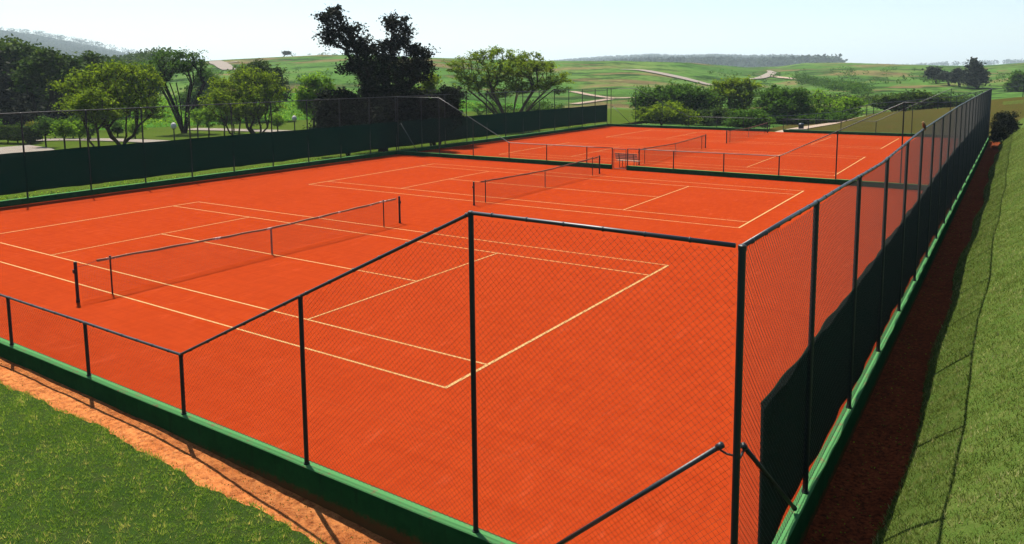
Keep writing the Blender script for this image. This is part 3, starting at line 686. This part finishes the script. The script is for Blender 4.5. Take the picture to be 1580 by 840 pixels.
# ------------------------------------------------------------------ trees
def leaves_mesh(C, size, rs, flat=.0, drop=0):
    """diamond leaves centred at C with random orientation"""
    n = len(C); nrm = rs.normal(size=(n, 3)); nrm[:, 2] += flat*np.sign(nrm[:, 2]+1e-6)*1.0; nrm /= np.linalg.norm(nrm, axis=1, keepdims=True)
    a = np.cross(nrm, rs.normal(size=(n, 3))); a /= np.linalg.norm(a, axis=1, keepdims=True); b_ = np.cross(nrm, a)
    s = (size*rs.uniform(.6, 1.35, n))[:, None]
    V = np.stack([C-a*s*.5, C+b_*s*.3+nrm*s*.08, C+a*s*.5, C-b_*s*.3+nrm*s*.08], 1).reshape(-1, 3)
    Fq = np.arange(n*4).reshape(n, 4); return V, Fq
def make_tree(name, label, base, blobs, leaf, bark='bark', n_tips=160, per=50, lsize=.28, spread=.45, trunk=.25, fork=.3, stems=1, cat='tree', group=None,
              seed=1, flat=.6, shell=.55, bend=.12, tipr=.012, fan=.5, splay=.085):
    """base: world point; blobs: list of (centre, (rx,ry,rz)) in world; branches grow to points in the blobs, leaves cluster round them"""
    rs = np.random.default_rng(seed); base = np.array(base, float)
    vol = np.array([b_[1][0]*b_[1][1]*b_[1][2] for b_ in blobs])**.8; cnt = np.maximum(4, (n_tips*vol/vol.sum()).astype(int))
    tips = []
    for (c, r3), k in zip(blobs, cnt):
        d = rs.normal(size=(k, 3)); d /= np.linalg.norm(d, axis=1, keepdims=True); rad = rs.uniform(0, 1, k)**shell
        lump = 1+.16*np.sin(d[:, 0]*5+seed)*np.cos(d[:, 1]*4+d[:, 2]*5)
        tips.append(np.array(c)+d*(rad*lump)[:, None]*np.array(r3))
    tips = np.concatenate(tips); tips[:, 2] = np.maximum(tips[:, 2], base[2]+.25)
    top = tips[:, 2].max(); fz = base[2]+(top-base[2])*fork; cen = tips.mean(0)
    nodes = [base.copy()]; par = [-1]
    starts = []
    for s in range(stems):
        a = 2*PI*s/stems+rs.uniform(0, 1); off = (np.array([math.cos(a), math.sin(a), 0])*(top-base[2])*splay*rs.uniform(.6, 1.4) if stems > 1 else np.array([0., 0, 0]))
        last = 0
        if s > 0: nodes.append(base+off*.06); par.append(0); last = len(nodes)-1
        for k in (1, 2, 3):
            f = k/3; p = base+off*f**1.2+np.array([(cen[0]-base[0])*.25*f, (cen[1]-base[1])*.25*f, (fz-base[2])*f])+rs.normal(size=3)*.04*(top-base[2])*.2
            nodes.append(p); par.append(last); last = len(nodes)-1
        starts.append(last)
    root0 = nodes[starts[0]]
    N = np.array(nodes); SP = N[starts]; near_s = lambda Q: np.linalg.norm(Q[:, None]-SP[None], axis=2).min(1)
    order = np.argsort(near_s(tips))
    tipnodes = []
    for ti in order:
        t = tips[ti]; cand = np.arange(3, len(N)); d = np.linalg.norm(N[cand]-t, axis=1)
        dr = near_s(N[cand]); pen = d+fan*dr+np.where(N[cand][:, 2] > t[2]+.1, .5*(N[cand][:, 2]-t[2]), 0)
        j = int(cand[np.argmin(pen)]); L = np.linalg.norm(t-N[j]); k = max(1, min(4, int(L/(.9*spread+.3))))
        last = j; pj = N[j]
        for q in range(1, k+1):
            f = q/k; p = pj+(t-pj)*f; p = p+np.array([0, 0, -1])*(-bend*L*math.sin(PI*f)*.6)+(rs.normal(size=3)*bend*.4*L*(0 if q == k else 1))
            nodes.append(p); par.append(last); last = len(nodes)-1
        N = np.array(nodes); tipnodes.append(last)
    w_ = np.zeros(len(N)); w_[tipnodes] = 1
    for i in range(len(N)-1, 0, -1): w_[par[i]] += w_[i]
    if stems > 1: w_[:starts[-1]+1] = np.maximum(w_[:starts[-1]+1], w_[0]/(stems*2.5))
    rad = tipr*np.maximum(w_, .6)**.5; rad = rad*min(1e9, trunk/max(rad[0], 1e-6))**np.clip(np.log(np.maximum(w_, 1))/math.log(max(w_[0], 2)), 0, 1)
    # branch tubes
    I = np.arange(1, len(N)); J = np.array(par)[1:]; P0, P1 = N[J], N[I]; r1 = rad[I]; r0 = np.minimum(rad[J], r1*1.5); r0 = np.where((J < 3) & (stems == 1), rad[J], r0)
    d = P1-P0; L = np.linalg.norm(d, axis=1, keepdims=True)+1e-9; d /= L; ref = np.where(np.abs(d[:, 2:3]) > .9, np.array([[1., 0, 0]]), np.array([[0, 0, 1.]]))
    a = np.cross(d, ref); a /= np.linalg.norm(a, axis=1, keepdims=True); b_ = np.cross(d, a); k5 = 6; V = []
    for P, r_ in ((P0-d*.0, r0), (P1+d*np.minimum(L*.05, .05), r1)):
        for k in range(k5): t = 2*PI*k/k5; V.append(P+(a*math.cos(t)+b_*math.sin(t))*r_[:, None])
    V = np.stack(V, 1).reshape(-1, 3); ii_ = np.arange(len(I))[:, None]*2*k5
    Fq = np.concatenate([ii_+np.array([[k, (k+1) % k5, k5+(k+1) % k5, k5+k]]) for k in range(k5)])
    root = empty(name, tuple(base), 0, label, cat, group)
    link('trunk', np_mesh('trunk', V-base, Fq, smooth=True), M[bark], root)
    # leaves round the ends and along the last segment
    T = N[tipnodes]; Pp = N[np.array(par)[tipnodes]]; m = len(T)
    kk = rs.poisson(per, m)+1; idx = np.repeat(np.arange(m), kk); f = rs.uniform(.35, 1.1, len(idx))[:, None]
    C = Pp[idx]+(T[idx]-Pp[idx])*f+rs.normal(size=(len(idx), 3))*spread*np.array([1, 1, .55])*(rs.uniform(.35, 1, m)[idx])[:, None]
    C[:, 2] = np.maximum(C[:, 2], base[2]+.05)
    V, Fq = leaves_mesh(C-base, lsize, rs, flat)
    clump = rs.uniform(0, .45, m)[idx]; var = clump+rs.uniform(0, .55, len(idx))
    link('crown', np_mesh('crown', V, Fq, var=var), LEAF[leaf], root)
    return root
def px_tree(name, label, bpx, D, blobs, leaf, base_z=None, depth_r=1.0, Hf=H, dj=0, **kw):
    """blobs given as seen in the photo (x, y, half width, half height) at plan distance D from the camera"""
    B = []; r_ = random.Random(kw.get('seed', 1))
    for bb in blobs:
        x, y, rx, ry = bb[:4]; dd = bb[4] if len(bb) > 4 else r_.uniform(-.6, .6)*rx/F*D*.5
        c = at_d(x, y, D+dd); dp = depth_of(c); B.append((c, (rx/F*dp, rx/F*dp*depth_r, ry/F*dp)))
    b0 = at_d(bpx, 200, D); z = base_z if base_z is not None else float(Hf(b0[0], b0[1]))+.02
    return make_tree(name, label, (b0[0], b0[1], z), B, leaf, **kw)

# left distance: dark wood edge
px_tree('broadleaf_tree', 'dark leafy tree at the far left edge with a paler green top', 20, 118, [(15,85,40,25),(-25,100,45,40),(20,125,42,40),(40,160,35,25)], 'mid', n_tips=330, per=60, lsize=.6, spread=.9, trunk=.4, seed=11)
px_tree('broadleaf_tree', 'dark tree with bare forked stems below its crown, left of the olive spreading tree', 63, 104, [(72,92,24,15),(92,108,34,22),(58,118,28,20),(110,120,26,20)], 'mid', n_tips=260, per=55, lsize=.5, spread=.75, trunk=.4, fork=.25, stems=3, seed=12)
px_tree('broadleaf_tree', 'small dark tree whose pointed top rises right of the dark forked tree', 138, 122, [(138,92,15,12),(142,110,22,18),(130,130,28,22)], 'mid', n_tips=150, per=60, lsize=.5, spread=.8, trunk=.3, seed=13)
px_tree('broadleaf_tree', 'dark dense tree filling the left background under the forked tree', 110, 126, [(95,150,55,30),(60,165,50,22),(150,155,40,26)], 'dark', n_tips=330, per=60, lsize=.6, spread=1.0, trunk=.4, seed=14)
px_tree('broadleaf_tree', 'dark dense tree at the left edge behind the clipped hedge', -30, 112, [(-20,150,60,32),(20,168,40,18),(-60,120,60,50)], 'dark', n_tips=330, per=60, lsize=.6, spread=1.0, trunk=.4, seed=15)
px_tree('broadleaf_tree', 'dull green flat topped tree behind the largest olive spreading tree', 200, 128, [(178,106,20,10),(215,110,30,13),(210,130,40,24),(180,135,30,26)], 'green', n_tips=260, per=55, lsize=.5, spread=.8, trunk=.35, seed=16)
px_tree('broadleaf_tree', 'low dull green tree in the background right of the tall forked tree', 320, 140, [(322,128,22,22),(300,150,30,20)], 'green', n_tips=120, per=45, lsize=.5, spread=.8, trunk=.25, seed=17)
# nearer park trees
px_tree('spreading_tree', 'large olive green spreading tree with low forked trunk, left of the first globe lamp', 188, 74, [(105,130,28,14),(140,118,30,16),(175,108,32,14),(210,112,30,16),(235,130,20,18),(165,140,55,22),(115,160,30,18),(205,160,42,22),(240,172,18,14),(150,178,34,12)], 'olive',
        bark='bark2', n_tips=760, per=15, lsize=.23, spread=.3, tipr=.016, trunk=.2, fork=.16, stems=4, seed=21, bend=.14, fan=.6, splay=.12, shell=.45)
px_tree('spreading_tree', 'smaller olive tree whose leaning trunk stands just left of the large spreading tree', 150, 71, [(125,165,24,18),(160,172,26,16),(140,150,28,16)], 'olive', bark='bark2', n_tips=150, per=22, lsize=.24, spread=.36, trunk=.12, fork=.2, stems=2, seed=22, fan=.7)
px_tree('forked_tree', 'tall vase shaped tree with many bare grey stems, by the first globe lamp', 284, 92, [(243,92,15,12),(262,84,20,9),(290,84,22,9),(309,96,13,13),(282,100,38,16),(250,116,18,16),(312,118,12,16)], 'green', bark='bark',
        n_tips=380, per=11, lsize=.24, spread=.36, trunk=.34, fork=.6, stems=9, tipr=.016, seed=23, bend=.03, fan=.4, splay=.2)
px_tree('spreading_tree', 'olive green spreading tree with forked trunk between the two globe lamps', 397, 80, [(345,128,22,16),(378,114,26,14),(408,120,22,16),(425,138,16,18),(375,142,46,22),(412,160,28,20),(345,155,26,16),(385,172,34,10)], 'olive', bark='bark2',
        n_tips=620, per=15, lsize=.23, spread=.3, tipr=.016, trunk=.18, fork=.16, stems=4, seed=24, bend=.14, fan=.6, splay=.12, shell=.45)
px_tree('broadleaf_tree', 'rounded darker green tree top rising behind the spreading tree between the lamps', 392, 112, [(395,108,26,14),(418,118,24,14),(380,125,24,18),(425,140,22,16)], 'mid', n_tips=180, per=60, lsize=.42, spread=.6, trunk=.25, seed=25)
px_tree('spreading_tree', 'thin olive tree with leaning stem left of the spreading tree between the lamps', 368, 77, [(335,155,22,20),(365,165,26,18)], 'olive', bark='bark2', n_tips=100, per=22, lsize=.24, spread=.36, trunk=.11, fork=.2, stems=2, seed=26, fan=.7)
px_tree('broadleaf_tree', 'small bright green rounded tree beside the huge dark tree', 485, 76, [(484,124,22,12),(468,140,15,12),(502,138,17,14),(484,150,26,15),(470,165,16,12),(495,170,18,12)], 'lime', bark='bark3', n_tips=190, per=50, lsize=.22, spread=.36, trunk=.12, fork=.3, seed=27)
# the huge dark tree
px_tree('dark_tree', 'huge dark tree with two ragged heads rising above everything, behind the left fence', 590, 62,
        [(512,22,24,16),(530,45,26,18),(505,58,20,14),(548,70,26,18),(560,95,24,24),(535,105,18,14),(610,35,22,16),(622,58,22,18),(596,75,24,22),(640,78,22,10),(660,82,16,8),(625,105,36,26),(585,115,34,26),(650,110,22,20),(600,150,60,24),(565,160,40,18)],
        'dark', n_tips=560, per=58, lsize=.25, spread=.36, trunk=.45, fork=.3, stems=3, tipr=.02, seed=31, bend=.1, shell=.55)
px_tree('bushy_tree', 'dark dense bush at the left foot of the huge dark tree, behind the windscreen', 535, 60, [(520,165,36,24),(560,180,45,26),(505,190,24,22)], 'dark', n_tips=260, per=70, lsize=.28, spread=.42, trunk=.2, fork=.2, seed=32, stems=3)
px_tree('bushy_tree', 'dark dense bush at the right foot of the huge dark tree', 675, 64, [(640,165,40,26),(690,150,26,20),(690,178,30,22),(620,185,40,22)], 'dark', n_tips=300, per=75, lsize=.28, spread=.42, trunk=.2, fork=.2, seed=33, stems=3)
px_tree('bushy_tree', 'yellow green bush showing through the right side of the huge dark tree', 665, 67, [(664,125,14,14),(655,140,14,10)], 'olive', bark='bark2', n_tips=60, per=40, lsize=.25, spread=.35, trunk=.1, fork=.3, seed=34, base_z=-.35)
px_tree('umbrella_tree', 'wide umbrella shaped tree with a fan of brown stems, right of the huge dark tree', 788, 84,
        [(706,102,24,13),(735,88,28,11),(768,81,30,8),(805,88,32,11),(838,102,26,12),(864,122,20,12),(790,104,62,14),(715,120,24,14),(775,120,46,12),(840,128,30,12),(868,138,14,8),(735,134,26,12),(805,136,40,10),(770,146,30,8)], 'olive', bark='bark2',
        n_tips=900, per=22, lsize=.23, spread=.3, trunk=.26, fork=.5, stems=11, tipr=.014, seed=35, bend=.04, flat=1, fan=.4, shell=.42, splay=.42)
px_tree('bushy_tree', 'low green shrub line below the umbrella shaped tree', 800, 92, [(760,168,40,12),(830,166,45,10)], 'green', n_tips=110, per=35, lsize=.28, spread=.45, trunk=.08, fork=.2, seed=36, stems=3)
# beyond the far end
px_tree('dome_tree', 'dark green dome shaped tree beyond the far left corner of the courts', 1040, 101, [(1008,147,32,14),(1048,140,40,12),(1082,148,24,14),(988,160,18,16),(1040,162,50,20),(1072,175,40,14),(1005,178,26,10)], 'green', n_tips=430, per=50, lsize=.34, spread=.5, trunk=.3, fork=.25, seed=41)
px_tree('bushy_tree', 'pale yellow green twiggy bush in front of the dome shaped tree', 1020, 92, [(1000,175,22,14),(1035,172,26,16),(1060,182,18,12)], 'olive', bark='bark2', n_tips=150, per=34, lsize=.3, spread=.45, trunk=.1, fork=.15, stems=4, seed=42)
px_tree('autumn_tree', 'dark tree between the dome shaped tree and the pale flat topped tree', 1092, 103, [(1085,165,26,16),(1100,152,18,12),(1100,180,26,12)], 'mid', n_tips=130, per=50, lsize=.34, spread=.5, trunk=.2, seed=43)
px_tree('umbrella_tree', 'pale olive flat topped tree with brown stems beyond the far wall', 1132, 106, [(1112,131,18,7),(1138,127,24,7),(1160,134,14,7),(1125,141,30,9),(1148,149,22,9),(1105,143,14,8),(1140,163,22,10)], 'olive', bark='bark2', n_tips=220, per=32, lsize=.34, spread=.5, trunk=.28, fork=.25, stems=4, tipr=.03, seed=44, flat=1)
px_tree('bushy_tree', 'bright green bush in front of the pale flat topped tree, above the far wall', 1157, 88, [(1155,180,26,12),(1145,190,22,8),(1172,186,18,10)], 'green', n_tips=150, per=50, lsize=.3, spread=.45, trunk=.12, fork=.2, seed=45, stems=3)
px_tree('broadleaf_tree', 'dense dark green rounded tree right of the pale flat topped tree', 1210, 102, [(1192,146,26,13),(1222,147,24,14),(1210,163,42,18),(1240,172,16,14),(1205,182,44,10)], 'green', n_tips=340, per=60, lsize=.34, spread=.5, trunk=.3, seed=46)
px_tree('sparse_tree', 'thin yellow green tree with bare upright stems right of the dense dark rounded tree', 1272, 104, [(1258,150,12,14),(1275,155,16,14),(1265,172,26,12),(1290,170,16,12),(1272,183,26,8)], 'lime', bark='bark2', n_tips=110, per=20, lsize=.3, spread=.45, trunk=.16, fork=.2, stems=5, tipr=.03, seed=47)
px_tree('sparse_tree', 'small yellow green tree just left of the dark flat hedge like trees', 1312, 106, [(1305,160,16,10),(1325,158,12,10),(1312,172,22,8)], 'lime', bark='bark2', n_tips=80, per=22, lsize=.3, spread=.45, trunk=.14, fork=.2, stems=4, tipr=.025, seed=48)
px_tree('flat_tree', 'broad low dark tree with brown tinged top behind the rise', 1400, 112, [(1378,156,26,9),(1410,150,32,8),(1445,156,28,8),(1400,163,50,8),(1470,163,18,5)], 'mid', bark='bark2', n_tips=280, per=40, lsize=.4, spread=.5, trunk=.22, fork=.3, stems=4, seed=49, flat=1, base_z=-.5)
px_tree('bushy_tree', 'dark low thicket under the pale flat topped tree, left of the bright bush', 1108, 96, [(1085,180,26,10),(1115,176,22,12),(1135,184,24,8)], 'mid', n_tips=150, per=45, lsize=.3, spread=.45, trunk=.1, fork=.2, stems=3, seed=57)
px_tree('bushy_tree', 'dark green low thicket in front of the thin yellow green trees', 1255, 99, [(1245,184,22,7),(1285,181,30,7)], 'green', n_tips=110, per=40, lsize=.3, spread=.4, trunk=.08, fork=.2, stems=3, seed=58)
# far hilltop trees on the right
def hill_tree(px, D, blobs, label, seed, leaf='grey', **kw):
    c = at_d(px, 115, D); return px_tree('hill_tree', label, px, D, blobs, leaf, seed=seed, **{**dict(n_tips=120, per=40, lsize=.65, spread=.8, trunk=.3, fork=.15, bark='bark3', tipr=.05), **kw})
hill_tree(1503, 235, [(1503,93,3,7),(1502,103,8,8),(1498,113,12,8),(1510,114,12,8),(1503,124,19,8)], 'tall grey green pointed tree on the right hillside skyline', 51, n_tips=200)
hill_tree(1441, 255, [(1436,110,5,6),(1445,108,4,8),(1441,116,9,6)], 'small dark tree on the right skyline, leftmost of the hillside group', 52, n_tips=70)
hill_tree(1461, 245, [(1458,118,9,5)], 'low grey bush on the right hillside between the small dark tree and the pointed tree', 53, n_tips=50)
hill_tree(1477, 240, [(1478,113,6,7),(1474,121,5,5)], 'thin grey tree immediately left of the pointed hillside tree', 54, n_tips=55, per=25)
hill_tree(1572, 220, [(1572,122,9,12),(1560,133,9,6),(1582,136,16,8)], 'hazy green tree cut by the right edge of the photo above the rail fence', 55, leaf='green', n_tips=120, lsize=.7, spread=.8)
hill_tree(442, 500, [(442,82,7,3)], 'lone tree on the green skyline left of the huge dark tree', 56, leaf='blue', n_tips=40, per=40, base_z=None)
# shrub beside the tall right fence
make_tree('shrub', 'dark bushy shrub growing against the tall right fence at the foot of the bank', (7.75, 62.5, .1), [((7.9, 62.5, 1.5), (.95, 1.2, 1.2)), ((7.5, 61.8, 1.0), (.7, .9, .9)), ((8.3, 63, 1.9), (.7, .8, .8)), ((7.6, 63, 2.2), (.5, .6, .5))],
          'dark', n_tips=190, per=75, lsize=.13, spread=.2, trunk=.09, fork=.12, stems=4, tipr=.006, cat='shrub', seed=61, bend=.08)
# young trees of the park lawn
young = [(53,224,88,199,10,9,'yellow','thin young tree with yellow new leaves at the left end of the young trees'),(69,226,80,196,13,12,'green','young tree with a dark trunk next to the yellow leaved one'),
         (84,219,92,198,11,10,'green','young tree standing behind the near ones, third from the left'),(98,230,76,199,14,12,'lime','young tree with a leafy crown, nearest the windscreen edge on the left'),
         (112,219,90,194,11,11,'green','young tree behind the leaning olive trunk on the left'),(122,228,78,198,12,10,'lime','young tree right below the olive tree crown on its left side'),
         (139,221,88,200,9,8,'green','slim young tree between the leaning trunk and the large spreading tree'),(181,220,90,198,9,8,'green','slim young tree seen just left of the large forked trunk'),
         (208,222,86,200,10,8,'lime','slim young tree right of the large spreading tree trunk'),(305,208,84,182,9,10,'lime','slender young tree right of the tall vase shaped tree'),
         (322,212,80,180,15,13,'lime','bright young tree left of the second spreading tree, nearest the vase shaped tree'),(346,208,86,183,11,10,'green','young tree with dark trunk left of the second spreading tree'),
         (361,205,90,182,9,8,'green','slim young tree behind the thin olive stem'),(388,203,94,184,9,8,'green','slim young tree seen through the forked trunk of the second spreading tree'),(428,205,86,186,9,8,'lime','slim young tree right of the second spreading tree')]
for k, (x, yb, D, yc, rx, ry, lf, lab) in enumerate(young):
    px_tree('young_tree', lab, x, D, [(x, yc, rx*1.15, ry*1.1), (x+random.uniform(-3, 3), yc-ry*.5, rx*.7, ry*.8)], lf, n_tips=60, per=26, lsize=.2, spread=.3, trunk=.075, fork=.42, seed=70+k, group='young trees on the park lawn')
# hedge and bush on the left
def leafy_box(name, label, c, rz, L, W, h0, h1, leaf, n, ls, seed, cat):
    rs = np.random.default_rng(seed); r = empty(name, c, rz, label, cat)
    u = rs.uniform(-.5, .5, (n, 3)); ax = rs.integers(0, 3, n); sh = rs.uniform(0, 1, n) < .8
    for a in range(3): m_ = sh & (ax == a); u[m_, a] = np.sign(u[m_, a])*(.5-rs.exponential(.03, m_.sum()))
    C = u*np.array([L, W, h1-h0])+np.array([0, 0, (h0+h1)/2]); C[:, 2] += .05*np.sin(C[:, 0]*2.5)
    V, Fq = leaves_mesh(C, ls, rs, .3); link('foliage', np_mesh('foliage', V, Fq, var=rs.uniform(0, 1, n)), LEAF[leaf], r)
    b = MB()
    for k in range(int(L/1.2)): x = -L/2+.5+1.2*k; b = MB(); b.tube([(x, 0, 0), (x+.05, 0, h0+.3)], .06, 6); link('stem', b.mesh(), M['bark'], r)
    return r
q = at_d(8, 222, 88); leafy_box('clipped_hedge', 'clipped dark hedge with a lighter flat top at the left edge behind the paved yard', (q[0], q[1], H(q[0], q[1])), math.radians(18), 7.5, 1.6, .45, 1.75, 'mid', 14000, .16, 5, 'hedge')
px_tree('bush', 'round dark green bush at the right end of the clipped hedge', 46, 86, [(45,208,11,9)], 'green', n_tips=80, per=60, lsize=.2, spread=.28, trunk=.06, fork=.15, seed=90, cat='bush')
# low weeds along the outside of the left wall
def scatter_leaves(name, C, ls, leaf, seed, flat=.2, label=None, cat='undergrowth'):
    rs = np.random.default_rng(seed); V, Fq = leaves_mesh(C, ls, rs, flat)
    o = link(name, np_mesh(name, V, Fq, var=rs.uniform(0, 1, len(C))), LEAF[leaf]); return tag(o, label, cat, kind='stuff')
rs = np.random.default_rng(3)
n = 26000; Y = rs.uniform(-3, 67, n); dens = (vnoise(Y, Y*0, .6, 5) > -.25); Y = Y[dens]; n = len(Y); X = -30.75-rs.exponential(.5, n)
scatter_leaves('weeds', np.stack([X, Y, -.1+rs.uniform(0, .5, n)*(.6+.4*vnoise(X, Y, .8, 2))], 1), .09, 'lime', 4, label='low weeds showing under the left windscreen along the wall foot')
# textured weeds of the bright field
n = 60000; X = rs.uniform(-150, -70, n); Y = rs.uniform(0, 105, n); zf = field_z(X, Y); ok = zf > H(X, Y)+.05; X, Y, zf = X[ok], Y[ok], zf[ok]
scatter_leaves('field_weeds', np.stack([X, Y, zf+rs.exponential(.12, len(X))], 1), .3, 'lime', 6, label='bright green leafy weeds of the field beyond the park path')

# far woods: left wooded hill, skyline woods, hillside shrubs
def wood(name, pts, crown, ls, per, leaf, seed, label, squash=.6):
    rs = np.random.default_rng(seed); P = np.array(pts); n = len(P); cr = crown*rs.uniform(.6, 1.4, n)
    idx = np.repeat(np.arange(n), per); d = rs.normal(size=(len(idx), 3)); d /= np.linalg.norm(d, axis=1, keepdims=True); d *= (rs.uniform(0, 1, len(idx))**.4)[:, None]
    C = P[idx]+d*cr[idx][:, None]*np.array([1, 1, squash])+np.array([0, 0, 1])*cr[idx][:, None]*squash*.9
    V, Fq = leaves_mesh(C, ls, rs, .3); var = rs.uniform(0, .5, n)[idx]+rs.uniform(0, .5, len(idx))
    o = link(name, np_mesh(name, V, Fq, var=var), LEAF[leaf]); return tag(o, label, 'woods', kind='stuff')
def rand_polar(n, px0, px1, D0, D1, seed, cond=None):
    rs = np.random.default_rng(seed); px = rs.uniform(px0, px1, n); D = rs.uniform(D0, D1, n); out = []
    for a, d in zip(px, D):
        q = at_d(a, 115, d); out.append((q[0], q[1]))
    P = np.array(out); Z = H(P[:, 0], P[:, 1]); return np.stack([P[:, 0], P[:, 1], Z], 1)
wood('wooded_hill', rand_polar(2600, -60, 300, 1500, 2750, 1), 14, 5.5, 26, 'blue', 1, 'blue grey woods covering the far hill at the left')
wood('wooded_hill', rand_polar(75, -60, 250, 2480, 2540, 2)+np.array([0, 0, 15]), 11, 4.5, 30, 'blue', 2, 'small tree crowns standing along the skyline of the far left hill', squash=.8)
wood('near_woods', rand_polar(520, -60, 262, 230, 430, 3), 4.2, 1.2, 50, 'mid', 3, 'dark green woods behind the park trees on the left', squash=.9)
wood('skyline_woods', rand_polar(2600, 840, 1290, 1300, 3860, 4), 17, 7, 24, 'blue', 4, 'blue grey woods on the far skyline behind the green hills')
wood('skyline_woods', rand_polar(140, 1290, 1620, 3000, 3800, 5), 14, 7, 24, 'blue', 5, 'thin blue grey tree line on the far skyline at the right')
P = rand_polar(900, 300, 1620, 200, 500, 6); sel = vnoise(P[:, 0], P[:, 1], .02, 33) > .28; wood('hill_shrubs', P[sel], 1.5, .6, 26, 'green', 6, 'scattered dark shrubs on the green hills')
rs = np.random.default_rng(41); pts_ = []
for _ in range(110):
    f = rs.uniform(0, 1); q = to_ground(1225+110*f+rs.normal()*5, 125+20*f+rs.normal()*2.2); pts_.append(q)
wood('gully_shrubs', pts_, 2.4, .6, 60, 'green', 8, 'dark green shrubs filling the gully on the far right slope', squash=.5)
P = rand_polar(420, 1240, 1520, 128, 180, 7); sel = vnoise(P[:, 0], P[:, 1], .05, 31) > .0; wood('valley_scrub', P[sel], 1.3, .4, 36, 'mid', 7, 'low scrub in the dip behind the far trees')

# ------------------------------------------------------------------ grass blades close to the camera
def blades(name, X, Y, Z, h, wd, leaf, seed, label):
    rs = np.random.default_rng(seed); n = len(X); a = rs.uniform(0, 2*PI, n); ln = rs.uniform(.2, 1.1, n)*h; hh = h*rs.uniform(.4, 1.1, n)
    dx, dy = np.cos(a), np.sin(a); b_ = rs.uniform(0, 2*PI, n)
    B = np.stack([X, Y, Z-.005], 1); s = np.stack([-dy, dx, 0*dx], 1)*(wd/2*rs.uniform(.6, 1.3, n))[:, None]
    T = B+np.stack([np.cos(b_)*ln, np.sin(b_)*ln, hh], 1)
    V = np.stack([B-s, B+s, T], 1).reshape(-1, 3)
    pt = .5+.5*vnoise(X, Y, 3.0, 21); cl = vnoise(X, Y, 22, 5)+.6*vnoise(X, Y, 47, 6); var = np.clip(.35*pt+.38*cl+rs.uniform(-.1, .75, n)*.8, 0, 1); V[2::3, 2] += h*.6*np.clip(cl, -.7, 1.2)
    o = link(name, np_mesh(name, V, np.arange(n*3).reshape(n, 3), var=var), LEAF[leaf]); return tag(o, label, 'grass', kind='stuff')
rs = np.random.default_rng(8)
n = 260000; X = rs.uniform(-16, 3.2, n); Y = -4.40-rs.uniform(0, 1, n)**1.15*5.2; ok = (Y < lawn_edge(X)+rs.exponential(.02, n)) & (vnoise(X, Y, 14, 2)+.5*vnoise(X, Y, 5, 3) > rs.uniform(-1.2, .5, n)); X, Y = X[ok], Y[ok]
blades('lawn_grass', X, Y, lawn_z(X, np.minimum(Y, -4.47)), .05, .011, 'grass', 1, 'short green lawn in front of the orange path')
n = 330000; Yb = -8+rs.uniform(0, 1, n)**2.0*70; X = 7.5+rs.uniform(0, 1, n)**1.2*2.6; e = 7.58+.07*np.sin(Yb*.7)+.06*np.sin(Yb*.23+1)
ok = (X > e-rs.exponential(.015, n)) & (vnoise(X, Yb, 14, 2)+.5*vnoise(X, Yb, 5, 3) > rs.uniform(-1.2, .6, n)); X, Yb = X[ok], Yb[ok]
blades('bank_grass', X, Yb, bank(X, Yb), .06, .014, 'grassdry', 2, 'rough grass on the bank right of the dark soil strip')

rs = np.random.default_rng(31); n = 1500; X = rs.uniform(-14, 6.5, n); Y = rs.uniform(-4.5, -3.86, n)
scatter_leaves('leaf_litter', np.stack([X, Y, pathf(X, Y)+.008], 1), .022, 'mid', 32, flat=1.5, label='bits of dry leaf and grass lying on the orange path')
rs = np.random.default_rng(33); n = 1400; Y = -4+rs.uniform(0, 1, n)**1.6*50; X = rs.uniform(6.85, 7.6, n)
scatter_leaves('leaf_litter', np.stack([X, Y, X*0-.13], 1), .03, 'olive', 34, flat=1.5, label='bits of dry leaf lying on the dark side path')

# ------------------------------------------------------------------ haze
b = MB(); b.box(-9200, 9200, -9200, 9200, -75, 240)
hz = NT('haze_air'); hz.t.nodes.remove(hz.b); pv = hz.n('VolumePrincipled'); pv.inputs['Color'].default_value = (.74, .9, 1, 1)
pv.inputs['Density'].default_value = .0002; pv.inputs['Anisotropy'].default_value = .2
hz.l(pv.outputs[0], hz.t.nodes['Material Output'].inputs['Volume'])
tag(link('haze', b.mesh(), hz.m), kind='stuff')
print('ground z range', GZ.min(), GZ.max())
